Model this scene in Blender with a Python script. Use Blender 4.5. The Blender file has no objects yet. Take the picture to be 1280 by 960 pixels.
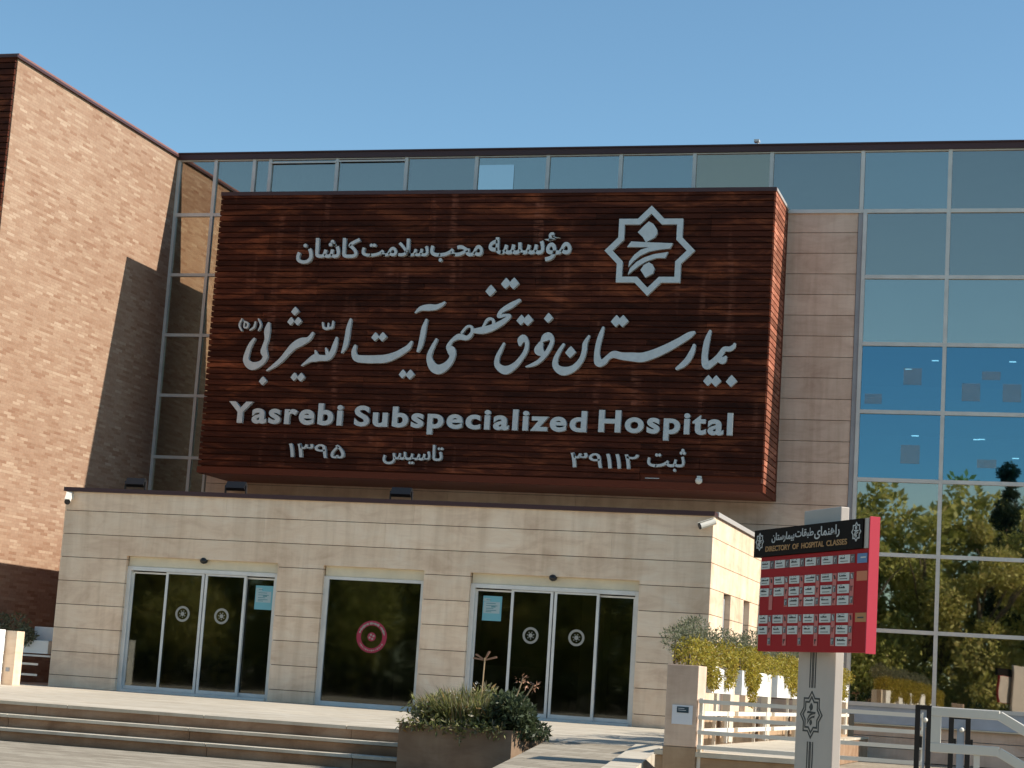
import bpy, bmesh, math, random
from mathutils import Vector, Matrix, noise
random.seed(7)
S = bpy.context.scene
C = bpy.context.scene.collection
rad = math.radians

# ------------------------------------------------------------------ traced outlines (metres on the sign face)
STROKES=[[(-19.455,9.631,0.071),(-19.48,9.454,0.151),(-19.474,9.24,0.109),(-19.517,9.063,0.113),(-19.523,8.924,0.17),(-19.473,8.787,0.13),(-19.572,8.634,0.13),(-19.807,8.555,0.201),(-19.98,8.691,0.153),(-19.96,8.905,0.123),(-19.896,9.095,0.099),(-19.809,9.235,0.066)],[(-18.26,9.401,0.066),(-18.362,9.254,0.113),(-18.554,9.176,0.198),(-18.731,9.074,0.177),(-18.877,8.921,0.142),(-19.021,8.744,0.118),(-19.194,8.59,0.099),(-19.395,8.449,0.038)],[(-20.184,9.738,0.033),(-20.238,9.585,0.047),(-20.171,9.446,0.033)],[(-20.111,9.675,0.038),(-20.012,9.625,0.047),(-20.03,9.524,0.042),(-20.106,9.535,0.042),(-20.101,9.657,0.033)],[(-19.813,9.665,0.042),(-19.842,9.538,0.052),(-19.943,9.461,0.033)],[(-19.739,9.742,0.033),(-19.664,9.591,0.047),(-19.713,9.451,0.033)],[(-18.477,8.59,0.038),(-18.302,8.717,0.099),(-18.15,8.782,0.189),(-17.992,8.785,0.146),(-17.809,8.8,0.146),(-17.702,8.939,0.137),(-17.651,9.114,0.123),(-17.621,9.288,0.061)],[(-18.151,8.957,0.047),(-18.094,8.808,0.109)],[(-17.88,9.023,0.052),(-17.819,8.862,0.109)],[(-17.292,9.754,0.061),(-17.333,9.541,0.109),(-17.352,9.292,0.123),(-17.391,9.067,0.109),(-17.453,8.93,0.047)],[(-18.018,9.664,0.042),(-17.976,9.539,0.061),(-17.875,9.523,0.061),(-17.867,9.648,0.038)],[(-17.875,9.523,0.057),(-17.762,9.556,0.061),(-17.747,9.699,0.042)],[(-17.121,9.096,0.071),(-17.146,8.947,0.118),(-17.064,8.799,0.17),(-16.815,8.773,0.189),(-16.556,8.777,0.194),(-16.299,8.799,0.198),(-16.048,8.889,0.165),(-15.876,8.99,0.146),(-15.754,9.078,0.13),(-15.675,9.21,0.066)],[(-15.627,9.944,0.038),(-15.494,10.044,0.113),(-15.291,10.07,0.16),(-15.113,10.079,0.13),(-14.977,10.139,0.09),(-14.904,10.197,0.052)],[(-15.332,9.761,0.061),(-15.381,9.563,0.118),(-15.405,9.366,0.127),(-15.439,9.144,0.118),(-15.492,8.996,0.071)],[(-15.039,9.28,0.066),(-15.131,9.079,0.099),(-15.194,8.849,0.132),(-15.088,8.622,0.209),(-14.92,8.553,0.231),(-14.722,8.671,0.171),(-14.611,8.858,0.138),(-14.643,9.014,0.206),(-14.718,9.113,0.124),(-14.646,9.257,0.083),(-14.476,9.359,0.143),(-14.268,9.333,0.11),(-14.154,9.463,0.083),(-14.175,9.6,0.066),(-14.287,9.604,0.061),(-14.41,9.46,0.061)],[(-14.133,9.506,0.099),(-13.899,9.523,0.171),(-13.698,9.576,0.165),(-13.5,9.67,0.138),(-13.333,9.785,0.11),(-13.238,9.886,0.072),(-13.369,9.893,0.072),(-13.514,9.869,0.083),(-13.449,9.998,0.099),(-13.239,10.128,0.138),(-13.021,10.266,0.072)],[(-13.89,9.594,0.05),(-13.785,9.781,0.077),(-13.654,9.788,0.066),(-13.621,9.64,0.083)],[(-12.935,9.189,0.078),(-12.919,9.289,0.173),(-12.85,9.356,0.143),(-12.767,9.235,0.095),(-12.779,9.058,0.104),(-12.869,8.879,0.112),(-13.037,8.677,0.143),(-13.257,8.563,0.203),(-13.459,8.67,0.143),(-13.482,8.847,0.108),(-13.414,9.026,0.091),(-13.335,9.206,0.056)],[(-12.397,9.285,0.078),(-12.323,9.363,0.182),(-12.224,9.398,0.173),(-12.149,9.288,0.095),(-12.205,9.11,0.104),(-12.297,8.954,0.104),(-12.434,8.798,0.097),(-12.586,8.707,0.086),(-12.752,8.655,0.03)],[(-12.426,9.207,0.13),(-12.462,9.062,0.227),(-12.378,8.986,0.151)],[(-11.256,9.41,0.056),(-11.339,9.233,0.112),(-11.35,9.056,0.117),(-11.415,8.836,0.121),(-11.593,8.635,0.156),(-11.834,8.565,0.205),(-12.02,8.672,0.151),(-12.036,8.848,0.117),(-11.954,9.048,0.091),(-11.863,9.203,0.065)],[(-10.92,9.619,0.059),(-10.973,9.429,0.11),(-11.018,9.229,0.118),(-11.038,8.989,0.13),(-10.986,8.791,0.197),(-10.866,8.802,0.149),(-10.762,8.913,0.118),(-10.625,8.985,0.167),(-10.442,8.948,0.173),(-10.181,8.932,0.206),(-9.938,8.928,0.22),(-9.639,9.026,0.206),(-9.343,9.168,0.187),(-9.075,9.322,0.165),(-8.855,9.465,0.146),(-8.746,9.529,0.075)],[(-8.725,9.225,0.075),(-8.772,9.061,0.125),(-8.863,8.884,0.138),(-8.982,8.757,0.125),(-9.108,8.675,0.07)],[(-8.367,9.568,0.065),(-8.424,9.367,0.125),(-8.458,9.141,0.14),(-8.464,8.916,0.15),(-8.412,8.767,0.196),(-8.29,8.819,0.15),(-8.167,8.933,0.14),(-8.085,9.047,0.125),(-8.016,9.147,0.115),(-7.892,9.154,0.115),(-7.813,9.205,0.095),(-7.781,9.27,0.06)],[(-8.141,8.908,0.125),(-8.04,8.885,0.165),(-7.974,8.961,0.065)]]
DOTS=[(-18.772,9.948,0.198),(-18.859,9.693,0.184),(-18.673,9.695,0.189),(-18.651,8.305,0.189),(-18.473,8.298,0.198),(-19.479,8.19,0.198),(-16.612,9.331,0.198),(-16.423,9.333,0.208),(-15.833,8.425,0.198),(-15.645,8.416,0.217),(-13.752,10.496,0.253),(-13.378,10.675,0.242),(-13.182,10.676,0.253),(-12.94,9.784,0.226),(-12.772,9.785,0.248),(-12.27,9.841,0.216),(-11.677,9.025,0.255),(-10.61,9.783,0.256),(-10.45,9.784,0.256),(-8.352,8.406,0.231),(-8.17,8.397,0.241),(-7.812,8.404,0.251)]
EMBLEM={'leaf':[(-0.046,0.648),(0.054,0.592),(0.134,0.48),(0.156,0.383),(0.098,0.287),(-0.09,0.184),(-0.165,0.301),(-0.281,0.407),(-0.151,0.55)],'band':[(-0.499,0.08),(-0.414,0.202),(-0.076,0.184),(0.508,0.161),(0.454,0.046),(0.209,0.019),(-0.009,-0.025),(-0.197,-0.114),(-0.33,-0.225),(-0.446,-0.363),(-0.434,-0.239),(-0.336,-0.1),(-0.191,0.019),(-0.015,0.074)],'crescent':[(-0.45,-0.534),(-0.408,-0.391),(-0.273,-0.252),(-0.112,-0.155),(0.104,-0.081),(0.417,-0.031),(0.355,-0.164),(0.164,-0.164),(-0.052,-0.239),(-0.212,-0.336),(-0.344,-0.446)],'bud':[(0.004,-0.261),(0.083,-0.307),(0.135,-0.403),(0.1,-0.513),(-0.061,-0.596),(-0.115,-0.514),(-0.174,-0.432),(-0.109,-0.321)]}
CAMROT = (-0.288595, 0.151000, 0.064544)
SUN, SKY, AIR, DUST, OZONE, EXPO = 4.2, .098, 1.0, .1, 1.6, .78

# ------------------------------------------------------------------ mesh helpers
class MB:
    """collects shapes, links them as ONE mesh object"""
    def __init__(s):
        s.v = []; s.f = []; s.m = []; s.mi = 0
    def add(s, vs, fs):
        n = len(s.v); s.v += [tuple(p) for p in vs]
        s.f += [tuple(i + n for i in f) for f in fs]; s.m += [s.mi] * len(fs)
    def box(s, x0, x1, y0, y1, z0, z1):
        if x0 > x1: x0, x1 = x1, x0
        if y0 > y1: y0, y1 = y1, y0
        if z0 > z1: z0, z1 = z1, z0
        v = [(x0,y0,z0),(x1,y0,z0),(x1,y1,z0),(x0,y1,z0),(x0,y0,z1),(x1,y0,z1),(x1,y1,z1),(x0,y1,z1)]
        s.add(v, [(0,3,2,1),(4,5,6,7),(0,1,5,4),(1,2,6,5),(2,3,7,6),(3,0,4,7)])
        return s
    def obox(s, M, x0, x1, y0, y1, z0, z1):
        n = len(s.v); s.box(x0,x1,y0,y1,z0,z1)
        for i in range(n, len(s.v)): s.v[i] = tuple(M @ Vector(s.v[i]))
        return s
    def prism(s, poly, y0, y1):
        """polygon in (x, z), front at y0 and back at y1"""
        n = len(poly)
        a = sum(poly[i][0]*poly[(i+1)%n][1]-poly[(i+1)%n][0]*poly[i][1] for i in range(n))
        if a < 0: poly = poly[::-1]
        v = [(p[0], y0, p[1]) for p in poly] + [(p[0], y1, p[1]) for p in poly]
        f = [tuple(range(n)), tuple(range(2*n-1, n-1, -1))]
        f += [(i, i+n, (i+1)%n+n, (i+1)%n) for i in range(n)]
        s.add(v, f); return s
    def slab(s, poly, z0, z1):
        """polygon in (x, y); z0, z1 numbers or lists per corner"""
        n = len(poly)
        a = sum(poly[i][0]*poly[(i+1)%n][1]-poly[(i+1)%n][0]*poly[i][1] for i in range(n))
        z0 = z0 if isinstance(z0, (list,tuple)) else [z0]*n
        z1 = z1 if isinstance(z1, (list,tuple)) else [z1]*n
        if a < 0: poly, z0, z1 = poly[::-1], z0[::-1], z1[::-1]
        v = [(p[0],p[1],z) for p, z in zip(poly, z0)] + [(p[0],p[1],z) for p, z in zip(poly, z1)]
        f = [tuple(range(n-1,-1,-1)), tuple(range(n, 2*n))]
        f += [(i, (i+1)%n, (i+1)%n+n, i+n) for i in range(n)]
        s.add(v, f); return s
    def ring(s, cx, cz, r0, r1, y0, y1, n=40):
        v = []
        for i in range(n):
            a = 2*math.pi*i/n; c, q = math.cos(a), math.sin(a)
            v += [(cx+r0*c,y0,cz+r0*q),(cx+r1*c,y0,cz+r1*q),(cx+r1*c,y1,cz+r1*q),(cx+r0*c,y1,cz+r0*q)]
        f = []
        for i in range(n):
            a, b = 4*i, 4*((i+1) % n)
            for k in range(4): f.append((a+k, a+(k+1)%4, b+(k+1)%4, b+k)[::-1])
        s.add(v, f); return s
    def disc(s, cx, cz, r, y0, y1, n=24):
        return s.prism([(cx+r*math.cos(2*math.pi*i/n), cz+r*math.sin(2*math.pi*i/n)) for i in range(n)], y0, y1)
    def tube(s, pts, radii, n=8, cap=True):
        pts = [Vector(p) for p in pts]
        if not isinstance(radii, (list,tuple)): radii = [radii]*len(pts)
        base = len(s.v); vs = []; fs = []
        up = Vector((0,0,1))
        for i, p in enumerate(pts):
            d = (pts[min(i+1,len(pts)-1)] - pts[max(i-1,0)]).normalized()
            a = d.cross(up)
            if a.length < .01: a = d.cross(Vector((1,0,0)))
            a.normalize(); b = a.cross(d)
            for k in range(n):
                t = 2*math.pi*k/n
                vs.append(p + (a*math.cos(t) + b*math.sin(t))*radii[i])
        for i in range(len(pts)-1):
            for k in range(n):
                fs.append((i*n+k, i*n+(k+1)%n, (i+1)*n+(k+1)%n, (i+1)*n+k))
        if cap:
            fs.append(tuple(range(n-1,-1,-1))); fs.append(tuple(range((len(pts)-1)*n, len(pts)*n)))
        s.add(vs, fs); return s
    def sphere(s, c, r, n=12, zs=1.0):
        vs = []; fs = []; m = n//2
        for i in range(m+1):
            t = math.pi*i/m
            for k in range(n):
                a = 2*math.pi*k/n
                vs.append((c[0]+r*math.sin(t)*math.cos(a), c[1]+r*math.sin(t)*math.sin(a), c[2]+zs*r*math.cos(t)))
        for i in range(m):
            for k in range(n): fs.append((i*n+k, (i+1)*n+k, (i+1)*n+(k+1)%n, i*n+(k+1)%n))
        s.add(vs, fs); return s
    def build(s, name, mats, parent=None, smooth=False, bevel=0):
        me = bpy.data.meshes.new(name)
        me.from_pydata(s.v, [], s.f)
        if not isinstance(mats, (list,tuple)): mats = [mats]
        for m in mats: me.materials.append(m)
        if len(mats) > 1: me.polygons.foreach_set('material_index', s.m)
        if smooth: me.polygons.foreach_set('use_smooth', [True]*len(me.polygons))
        me.update()
        o = bpy.data.objects.new(name, me); C.objects.link(o)
        if parent: 
            o.parent = parent; o.matrix_parent_inverse = parent.matrix_basis.inverted()
        if bevel:
            b = o.modifiers.new('bevel', 'BEVEL'); b.width = bevel; b.segments = 2; b.limit_method = 'ANGLE'
        return o

def tag(o, label, cat, group=None):
    o['label'] = label; o['category'] = cat
    if group: o['group'] = group
    return o
def thing(name, label, cat, loc=(0,0,0), group=None):
    o = bpy.data.objects.new(name, None); C.objects.link(o); o.location = loc
    o.empty_display_size = .2
    return tag(o, label, cat, group)
def struct(o): o['kind'] = 'structure'; return o
def copy_tree(src, offset, label):
    """a copy of a thing with its parts and their sub-parts"""
    def rec(o, parent):
        c = o.copy(); C.objects.link(c)
        if parent: c.parent = parent
        for ch in [x for x in bpy.data.objects if x.parent == o]: rec(ch, c)
        return c
    r = rec(src, None); r.location = Vector(src.location) + Vector(offset); r['label'] = label
    return r

# ------------------------------------------------------------------ materials
def mat(name, col, rough=.6, metal=0, spec=.4):
    m = bpy.data.materials.new(name); m.use_nodes = True
    b = m.node_tree.nodes['Principled BSDF']
    b.inputs['Base Color'].default_value = (*col, 1); b.inputs['Roughness'].default_value = rough
    b.inputs['Metallic'].default_value = metal; b.inputs['Specular IOR Level'].default_value = spec
    return m
def N(m, t, **kw):
    n = m.node_tree.nodes.new(t)
    for k, v in kw.items(): setattr(n, k, v)
    return n
def L(m, a, b): m.node_tree.links.new(a, b)
def coords(m, scale=(1,1,1), rot=(0,0,0), src='Object'):
    tc = N(m, 'ShaderNodeTexCoord'); mp = N(m, 'ShaderNodeMapping')
    mp.inputs['Scale'].default_value = scale; mp.inputs['Rotation'].default_value = rot
    L(m, tc.outputs[src], mp.inputs['Vector']); return mp.outputs['Vector']
def noise_n(m, vec, scale, detail=4, rough=.55, dist=0):
    n = N(m, 'ShaderNodeTexNoise'); n.inputs['Scale'].default_value = scale
    n.inputs['Detail'].default_value = detail; n.inputs['Roughness'].default_value = rough
    n.inputs['Distortion'].default_value = dist
    L(m, vec, n.inputs['Vector']); return n.outputs['Fac']
def ramp(m, fac, stops, interp='LINEAR'):
    r = N(m, 'ShaderNodeValToRGB'); r.color_ramp.interpolation = interp
    el = r.color_ramp.elements
    while len(el) < len(stops): el.new(.5)
    for e, (p, c) in zip(el, stops): e.position = p; e.color = (*c, 1)
    L(m, fac, r.inputs['Fac']); return r.outputs['Color']
def mixc(m, fac, a, b, mode='MIX'):
    x = N(m, 'ShaderNodeMix', data_type='RGBA', blend_type=mode)
    for i, s in ((0, fac), (6, a), (7, b)):
        if isinstance(s, (int,float)): x.inputs[i].default_value = s
        elif isinstance(s, tuple): x.inputs[i].default_value = (*s, 1)
        else: L(m, s, x.inputs[i])
    return x.outputs[2]
def bump(m, h, strength=.3, dist=.01):
    b = N(m, 'ShaderNodeBump'); b.inputs['Strength'].default_value = strength; b.inputs['Distance'].default_value = dist
    L(m, h, b.inputs['Height']); L(m, b.outputs['Normal'], m.node_tree.nodes['Principled BSDF'].inputs['Normal'])
def setc(m, out): L(m, out, m.node_tree.nodes['Principled BSDF'].inputs['Base Color'])
def island(m):
    g = N(m, 'ShaderNodeNewGeometry'); return g.outputs['Random Per Island']

def stone_mat(name, c0, c1, c2, scale=1.2, rough=.55, per=.12, stretch=(1,1,2.2)):
    """cream travertine: diagonal clouds and veins, each slab slightly different"""
    m = mat(name, c1, rough, 0, .35)
    v = coords(m, stretch, (0, rad(35), 0))
    a = noise_n(m, v, scale, 6, .62, .8)
    base = ramp(m, a, [(.30, c0), (.48, c1), (.72, c2)])
    v2 = coords(m, (1,1,9), (0, rad(28), 0))
    veins = noise_n(m, v2, 1.6, 5, .6, 1.5)
    base = mixc(m, ramp(m, veins, [(.5,(0,0,0)),(.74,(.45,.45,.45))]), base, c0)
    f = noise_n(m, coords(m), 60, 3, .6)
    base = mixc(m, .10, base, ramp(m, f, [(.3,c0),(.7,c2)]))
    drip = noise_n(m, coords(m, (2.4,2.4,.22)), 1.3, 5, .6, .3)
    base = mixc(m, 1.0, base, ramp(m, drip, [(.36,(.86,.83,.80)),(.56,(1,1,1))]), 'MULTIPLY')
    r = ramp(m, island(m), [(0,(1-per,1-per,1-per)),(1,(1,1,1))])
    setc(m, mixc(m, 1.0, base, r, 'MULTIPLY')); bump(m, f, .12, .004)
    return m
M = {}
M['stone'] = stone_mat('cream_travertine', (.70,.49,.34), (.85,.64,.46), (.90,.73,.56))
M['stone_facade'] = stone_mat('facade_travertine', (.56,.39,.29), (.68,.50,.38), (.76,.59,.46), per=.1)
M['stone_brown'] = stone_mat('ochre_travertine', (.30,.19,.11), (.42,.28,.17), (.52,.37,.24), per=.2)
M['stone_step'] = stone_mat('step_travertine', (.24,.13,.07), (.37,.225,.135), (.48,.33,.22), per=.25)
M['planter_stone'] = stone_mat('planter_stone', (.17,.105,.065), (.235,.155,.10), (.29,.21,.145), per=.05)
M['floor_stone'] = stone_mat('platform_travertine', (.48,.41,.31), (.60,.53,.42), (.68,.62,.52), per=.12, stretch=(.3,2.5,1))
M['joint'] = mat('dark_joint', (.16,.11,.08), .9)

def brick_mat():
    m = mat('long_facing_brick', (.4,.3,.2), .8, 0, .2)
    tc = N(m, 'ShaderNodeTexCoord'); sp = N(m, 'ShaderNodeSeparateXYZ'); L(m, tc.outputs['Object'], sp.inputs[0])
    ad = N(m, 'ShaderNodeMath', operation='ADD'); L(m, sp.outputs[0], ad.inputs[0]); L(m, sp.outputs[1], ad.inputs[1])
    cb = N(m, 'ShaderNodeCombineXYZ'); L(m, ad.outputs[0], cb.inputs[0]); L(m, sp.outputs[2], cb.inputs[1])
    b = N(m, 'ShaderNodeTexBrick'); L(m, cb.outputs[0], b.inputs['Vector'])
    b.inputs['Scale'].default_value = 1; b.inputs['Brick Width'].default_value = .33; b.inputs['Row Height'].default_value = .069
    b.inputs['Mortar Size'].default_value = .004; b.inputs['Mortar Smooth'].default_value = .4
    b.inputs['Color1'].default_value = (0,0,0,1); b.inputs['Color2'].default_value = (1,1,1,1); b.inputs['Mortar'].default_value = (.45,.45,.45,1)
    col = ramp(m, b.outputs['Color'], [(0,(.29,.165,.105)),(.15,(.33,.205,.135)),(.42,(.36,.232,.158)),(.66,(.375,.25,.172)),(.88,(.40,.275,.19)),(1,(.46,.335,.24))])
    big = noise_n(m, tc.outputs['Object'], .35, 3, .5)
    col = mixc(m, 1.0, col, ramp(m, big, [(.3,(.88,.83,.80)),(.7,(1,1,1))]), 'MULTIPLY')
    fine = noise_n(m, tc.outputs['Object'], 14, 4, .6)
    col = mixc(m, 1.0, col, ramp(m, fine, [(.3,(.84,.84,.84)),(.7,(1,1,1))]), 'MULTIPLY')
    col = mixc(m, b.outputs['Fac'], col, (.30,.195,.13))
    setc(m, col); inv = N(m, 'ShaderNodeMath', operation='SUBTRACT'); inv.inputs[0].default_value = 1; L(m, b.outputs['Fac'], inv.inputs[1])
    bump(m, inv.outputs[0], .4, .006); return m
M['brick'] = brick_mat()

def slat_mat(name, dark, mid, light):
    m = mat(name, mid, .65, 0, .10)
    v = coords(m, (.55,.55,2.6))
    a = noise_n(m, v, 1.25, 8, .70, .6)
    col = ramp(m, a, [(.36,dark),(.52,mid),(.62,light),(.74,tuple(min(1,c*1.8) for c in light))])
    g = noise_n(m, coords(m, (2,2,60)), 2.2, 4, .6)
    col = mixc(m, 1.0, col, ramp(m, g, [(.3,(.6,.6,.6)),(.7,(1.15,1.1,1.05))]), 'MULTIPLY')
    st = noise_n(m, coords(m, (2.6,2.6,.30)), 1.0, 3, .5, .2); hz = noise_n(m, coords(m, (1.2,1.2,9)), 2.0, 3, .6)
    mm = N(m, 'ShaderNodeMath', operation='MULTIPLY'); L(m, ramp(m, st, [(.60,(0,0,0)),(.70,(1,1,1))]), mm.inputs[0]); L(m, ramp(m, hz, [(.42,(0,0,0)),(.62,(.55,.55,.55))]), mm.inputs[1])
    col = mixc(m, mm.outputs[0], col, tuple(c*1.5+.03 for c in light))
    r = ramp(m, island(m), [(0,(.6,.58,.56)),(1,(1.3,1.25,1.25))])
    setc(m, mixc(m, 1.0, col, r, 'MULTIPLY')); bump(m, g, .25, .004); return m
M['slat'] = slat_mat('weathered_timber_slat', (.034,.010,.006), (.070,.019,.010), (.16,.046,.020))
M['slat_sunlit'] = slat_mat('sunlit_timber_slat', (.22,.08,.05), (.33,.13,.085), (.45,.20,.13))  # lighter copy of the slat timber, sunlight painted into the colour
M['fascia'] = mat('painted_red_brown_steel', (.12,.030,.015), .6, 0, .12)
M['cap'] = mat('dark_brown_flashing', (.055,.022,.022), .45)
M['cap_light'] = mat('pale_aluminium_flashing', (.55,.52,.50), .4, .3)
M['pinkcap'] = mat('reddish_coping', (.22,.10,.085), .6)
def grime(name, col, rough, metal=0, amt=.18, sc=2.5):
    m = mat(name, col, rough, metal)
    n = noise_n(m, coords(m), sc, 5, .6)
    setc(m, mixc(m, 1.0, col, ramp(m, n, [(.3,(1-amt,)*3),(.7,(1,1,1))]), 'MULTIPLY')); return m
M['alu'] = grime('grey_aluminium_frame', (.62,.60,.56), .45, .1)
M['alu_white'] = grime('white_door_frame', (.72,.70,.66), .4)
M['jamb'] = grime('lilac_grey_panel', (.33,.33,.34), .5)
M['sill'] = grime('blue_grey_sill_panel', (.40,.44,.50), .35)
M['head'] = grime('cream_head_panel', (.70,.62,.46), .6)
M['letter'] = grime('brushed_steel_letter', (.56,.57,.56), .42, .25, .15, 6)
M['white'] = grime('white_painted_metal', (.76,.71,.62), .45, 0, .1)
M['white_stone'] = grime('white_planter_box', (.80,.78,.74), .6, 0, .1)
M['cream_post'] = grime('cream_post_paint', (.66,.56,.44), .6)
M['pole'] = grime('grey_brown_pylon_paint', (.50,.435,.38), .5, 0, .1)
M['black'] = mat('black_plastic', (.015,.015,.016), .35)
M['black_metal'] = mat('black_painted_steel', (.02,.017,.017), .4)
M['red'] = mat('red_sign_face', (.36,.008,.012), .55, 0, .12)
M['red_edge_sunlit'] = mat('sunlit_red_sign_edge', (.50,.045,.07), .5, 0, .2)  # paler copy of the face red, sunlight put into the edge colour
M['header'] = mat('black_sign_header', (.010,.007,.006), .6, 0, .06)
M['tile'] = grime('white_sign_tile', (.62,.62,.58), .4)
M['ink'] = mat('black_print', (.02,.02,.02), .5)
M['strip'] = mat('salmon_strip', (.50,.12,.10), .45)
M['numtile'] = mat('charcoal_number_tile', (.10,.07,.075), .4)
M['blue'] = mat('blue_sign_tile', (.07,.17,.36), .4)
M['orange'] = mat('orange_sign_tile', (.55,.15,.05), .45)
M['bronze_tile'] = mat('brass_sign_tile', (.42,.17,.04), .45)
M['silver'] = mat('silver_lettering', (.50,.50,.49), .4)
M['gold'] = mat('gold_lettering', (.40,.20,.06), .45)
M['paper'] = mat('white_paper', (.70,.71,.74), .6)
M['teal'] = mat('teal_poster_print', (.16,.40,.46), .5)
M['teal_pale'] = mat('pale_poster_print', (.36,.46,.48), .5)
M['sticker'] = mat('white_vinyl', (.30,.29,.26), .5)
M['sticker_red'] = mat('crimson_vinyl', (.34,.02,.055), .5)
M['bark'] = mat('bark', (.12,.09,.06), .9)
M['soil'] = mat('soil', (.06,.04,.03), .95)
M['interior'] = grime('interior_plaster', (.42,.38,.33), .8)
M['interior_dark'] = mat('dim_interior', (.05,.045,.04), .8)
M['office'] = mat('office_wall_blue', (.10,.20,.26), .8)
M['screen'] = mat('screen_glass', (.05,.08,.10), .1)

def glass(name, refl, tint, trans, rough=0.0):
    m = bpy.data.materials.new(name); m.use_nodes = True
    nt = m.node_tree; nt.nodes.remove(nt.nodes['Principled BSDF'])
    out = nt.nodes['Material Output']
    g = N(m, 'ShaderNodeBsdfGlossy'); g.inputs['Color'].default_value = (*tint,1); g.inputs['Roughness'].default_value = rough
    t = N(m, 'ShaderNodeBsdfTransparent'); t.inputs['Color'].default_value = (*trans,1)
    mx = N(m, 'ShaderNodeMixShader'); lw = N(m, 'ShaderNodeLayerWeight'); lw.inputs['Blend'].default_value = .25
    mr = N(m, 'ShaderNodeMapRange'); mr.inputs[3].default_value = refl; mr.inputs[4].default_value = 1.0
    L(m, lw.outputs['Fresnel'], mr.inputs[0]); L(m, mr.outputs[0], mx.inputs[0])
    L(m, t.outputs[0], mx.inputs[1]); L(m, g.outputs[0], mx.inputs[2]); L(m, mx.outputs[0], out.inputs['Surface'])
    # faint waviness of real panes
    n = noise_n(m, coords(m), .7, 2, .5); b = N(m, 'ShaderNodeBump'); b.inputs['Strength'].default_value = .10; b.inputs['Distance'].default_value = .02
    L(m, n, b.inputs['Height']); L(m, b.outputs['Normal'], g.inputs['Normal'])
    return m
M['glass'] = glass('neutral_facade_glass', .36, (.86,.76,.66), (.55,.62,.58), .014)
M['glass_warm'] = glass('reflective_side_glass', .52, (.92,.84,.70), (.5,.55,.5), .012)
M['glass_pale'] = glass('pale_facade_glass', .43, (.84,.80,.70), (.5,.6,.6), .012)
M['glass_green'] = glass('olive_frosted_glass', .36, (1.0,.80,.60), (.5,.5,.4), .15)
M['open_light'] = glass('tilted_light_glass', .66, (.95,.96,.88), (.3,.3,.3), .05)
M['vision_glass'] = glass('blue_vision_glass', .36, (.29,.53,.67), (.40,.60,.66), .012)
M['door_glass'] = glass('dark_door_glass', .065, (.8,.8,.72), (.42,.42,.36), .035)
def blind(name, c):
    m = mat(name, c, .8); w = noise_n(m, coords(m, (.5,.5,3)), 2, 3, .6)
    setc(m, mixc(m, 1.0, c, ramp(m, w, [(.3,(.85,.85,.85)),(.7,(1,1,1))]), 'MULTIPLY')); return m
M['blind_teal'] = blind('grey_teal_blind', (.46,.62,.60))
M['blind_green'] = blind('olive_grey_blind', (.66,.66,.46))
M['blind_pale'] = blind('pale_blue_blind', (.75,.85,.90))

def leaf_mat(name, cols, rough=.5):
    m = mat(name, cols[0], rough, 0, .3)
    n = len(cols); setc(m, ramp(m, island(m), [(i/(n-1), c) for i, c in enumerate(cols)]))
    b = m.node_tree.nodes['Principled BSDF']; nt = m.node_tree
    tr = N(m, 'ShaderNodeBsdfTranslucent'); mx = N(m, 'ShaderNodeMixShader'); mx.inputs[0].default_value = .36
    L(m, b.inputs['Base Color'].links[0].from_socket, tr.inputs['Color'])
    L(m, b.outputs[0], mx.inputs[1]); L(m, tr.outputs[0], mx.inputs[2]); L(m, mx.outputs[0], nt.nodes['Material Output'].inputs['Surface'])
    return m
M['leaf_tree'] = leaf_mat('tree_foliage', [(.24,.26,.06),(.40,.42,.11),(.55,.56,.19),(.42,.37,.13)])
M['leaf_olive_tree'] = leaf_mat('tree_foliage_yellowish', [(.32,.32,.08),(.50,.48,.14),(.60,.57,.22),(.46,.37,.13)])
M['leaf_dark'] = leaf_mat('conifer_foliage', [(.015,.030,.015),(.03,.05,.02),(.05,.07,.03)])
M['leaf_olive'] = leaf_mat('olive_shrub_leaf', [(.10,.11,.055),(.17,.18,.10),(.23,.23,.15),(.08,.08,.04)])
M['leaf_yellow'] = leaf_mat('golden_juniper_leaf', [(.16,.14,.02),(.30,.25,.03),(.44,.36,.05),(.30,.18,.03)])
M['leaf_bush'] = leaf_mat('grassy_bush_leaf', [(.09,.11,.035),(.19,.20,.06),(.33,.32,.11),(.27,.26,.18),(.28,.17,.06)])
M['leaf_shadebush'] = leaf_mat('shaded_bush_leaf', [(.03,.042,.02),(.055,.075,.035),(.09,.11,.05)])  # darker leaf tones, shade painted into the foliage colour
M['straw'] = mat('dry_flower_stalk', (.40,.28,.16), .7)
M['pinkleaf'] = mat('pink_bract', (.38,.20,.12), .6)

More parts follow.
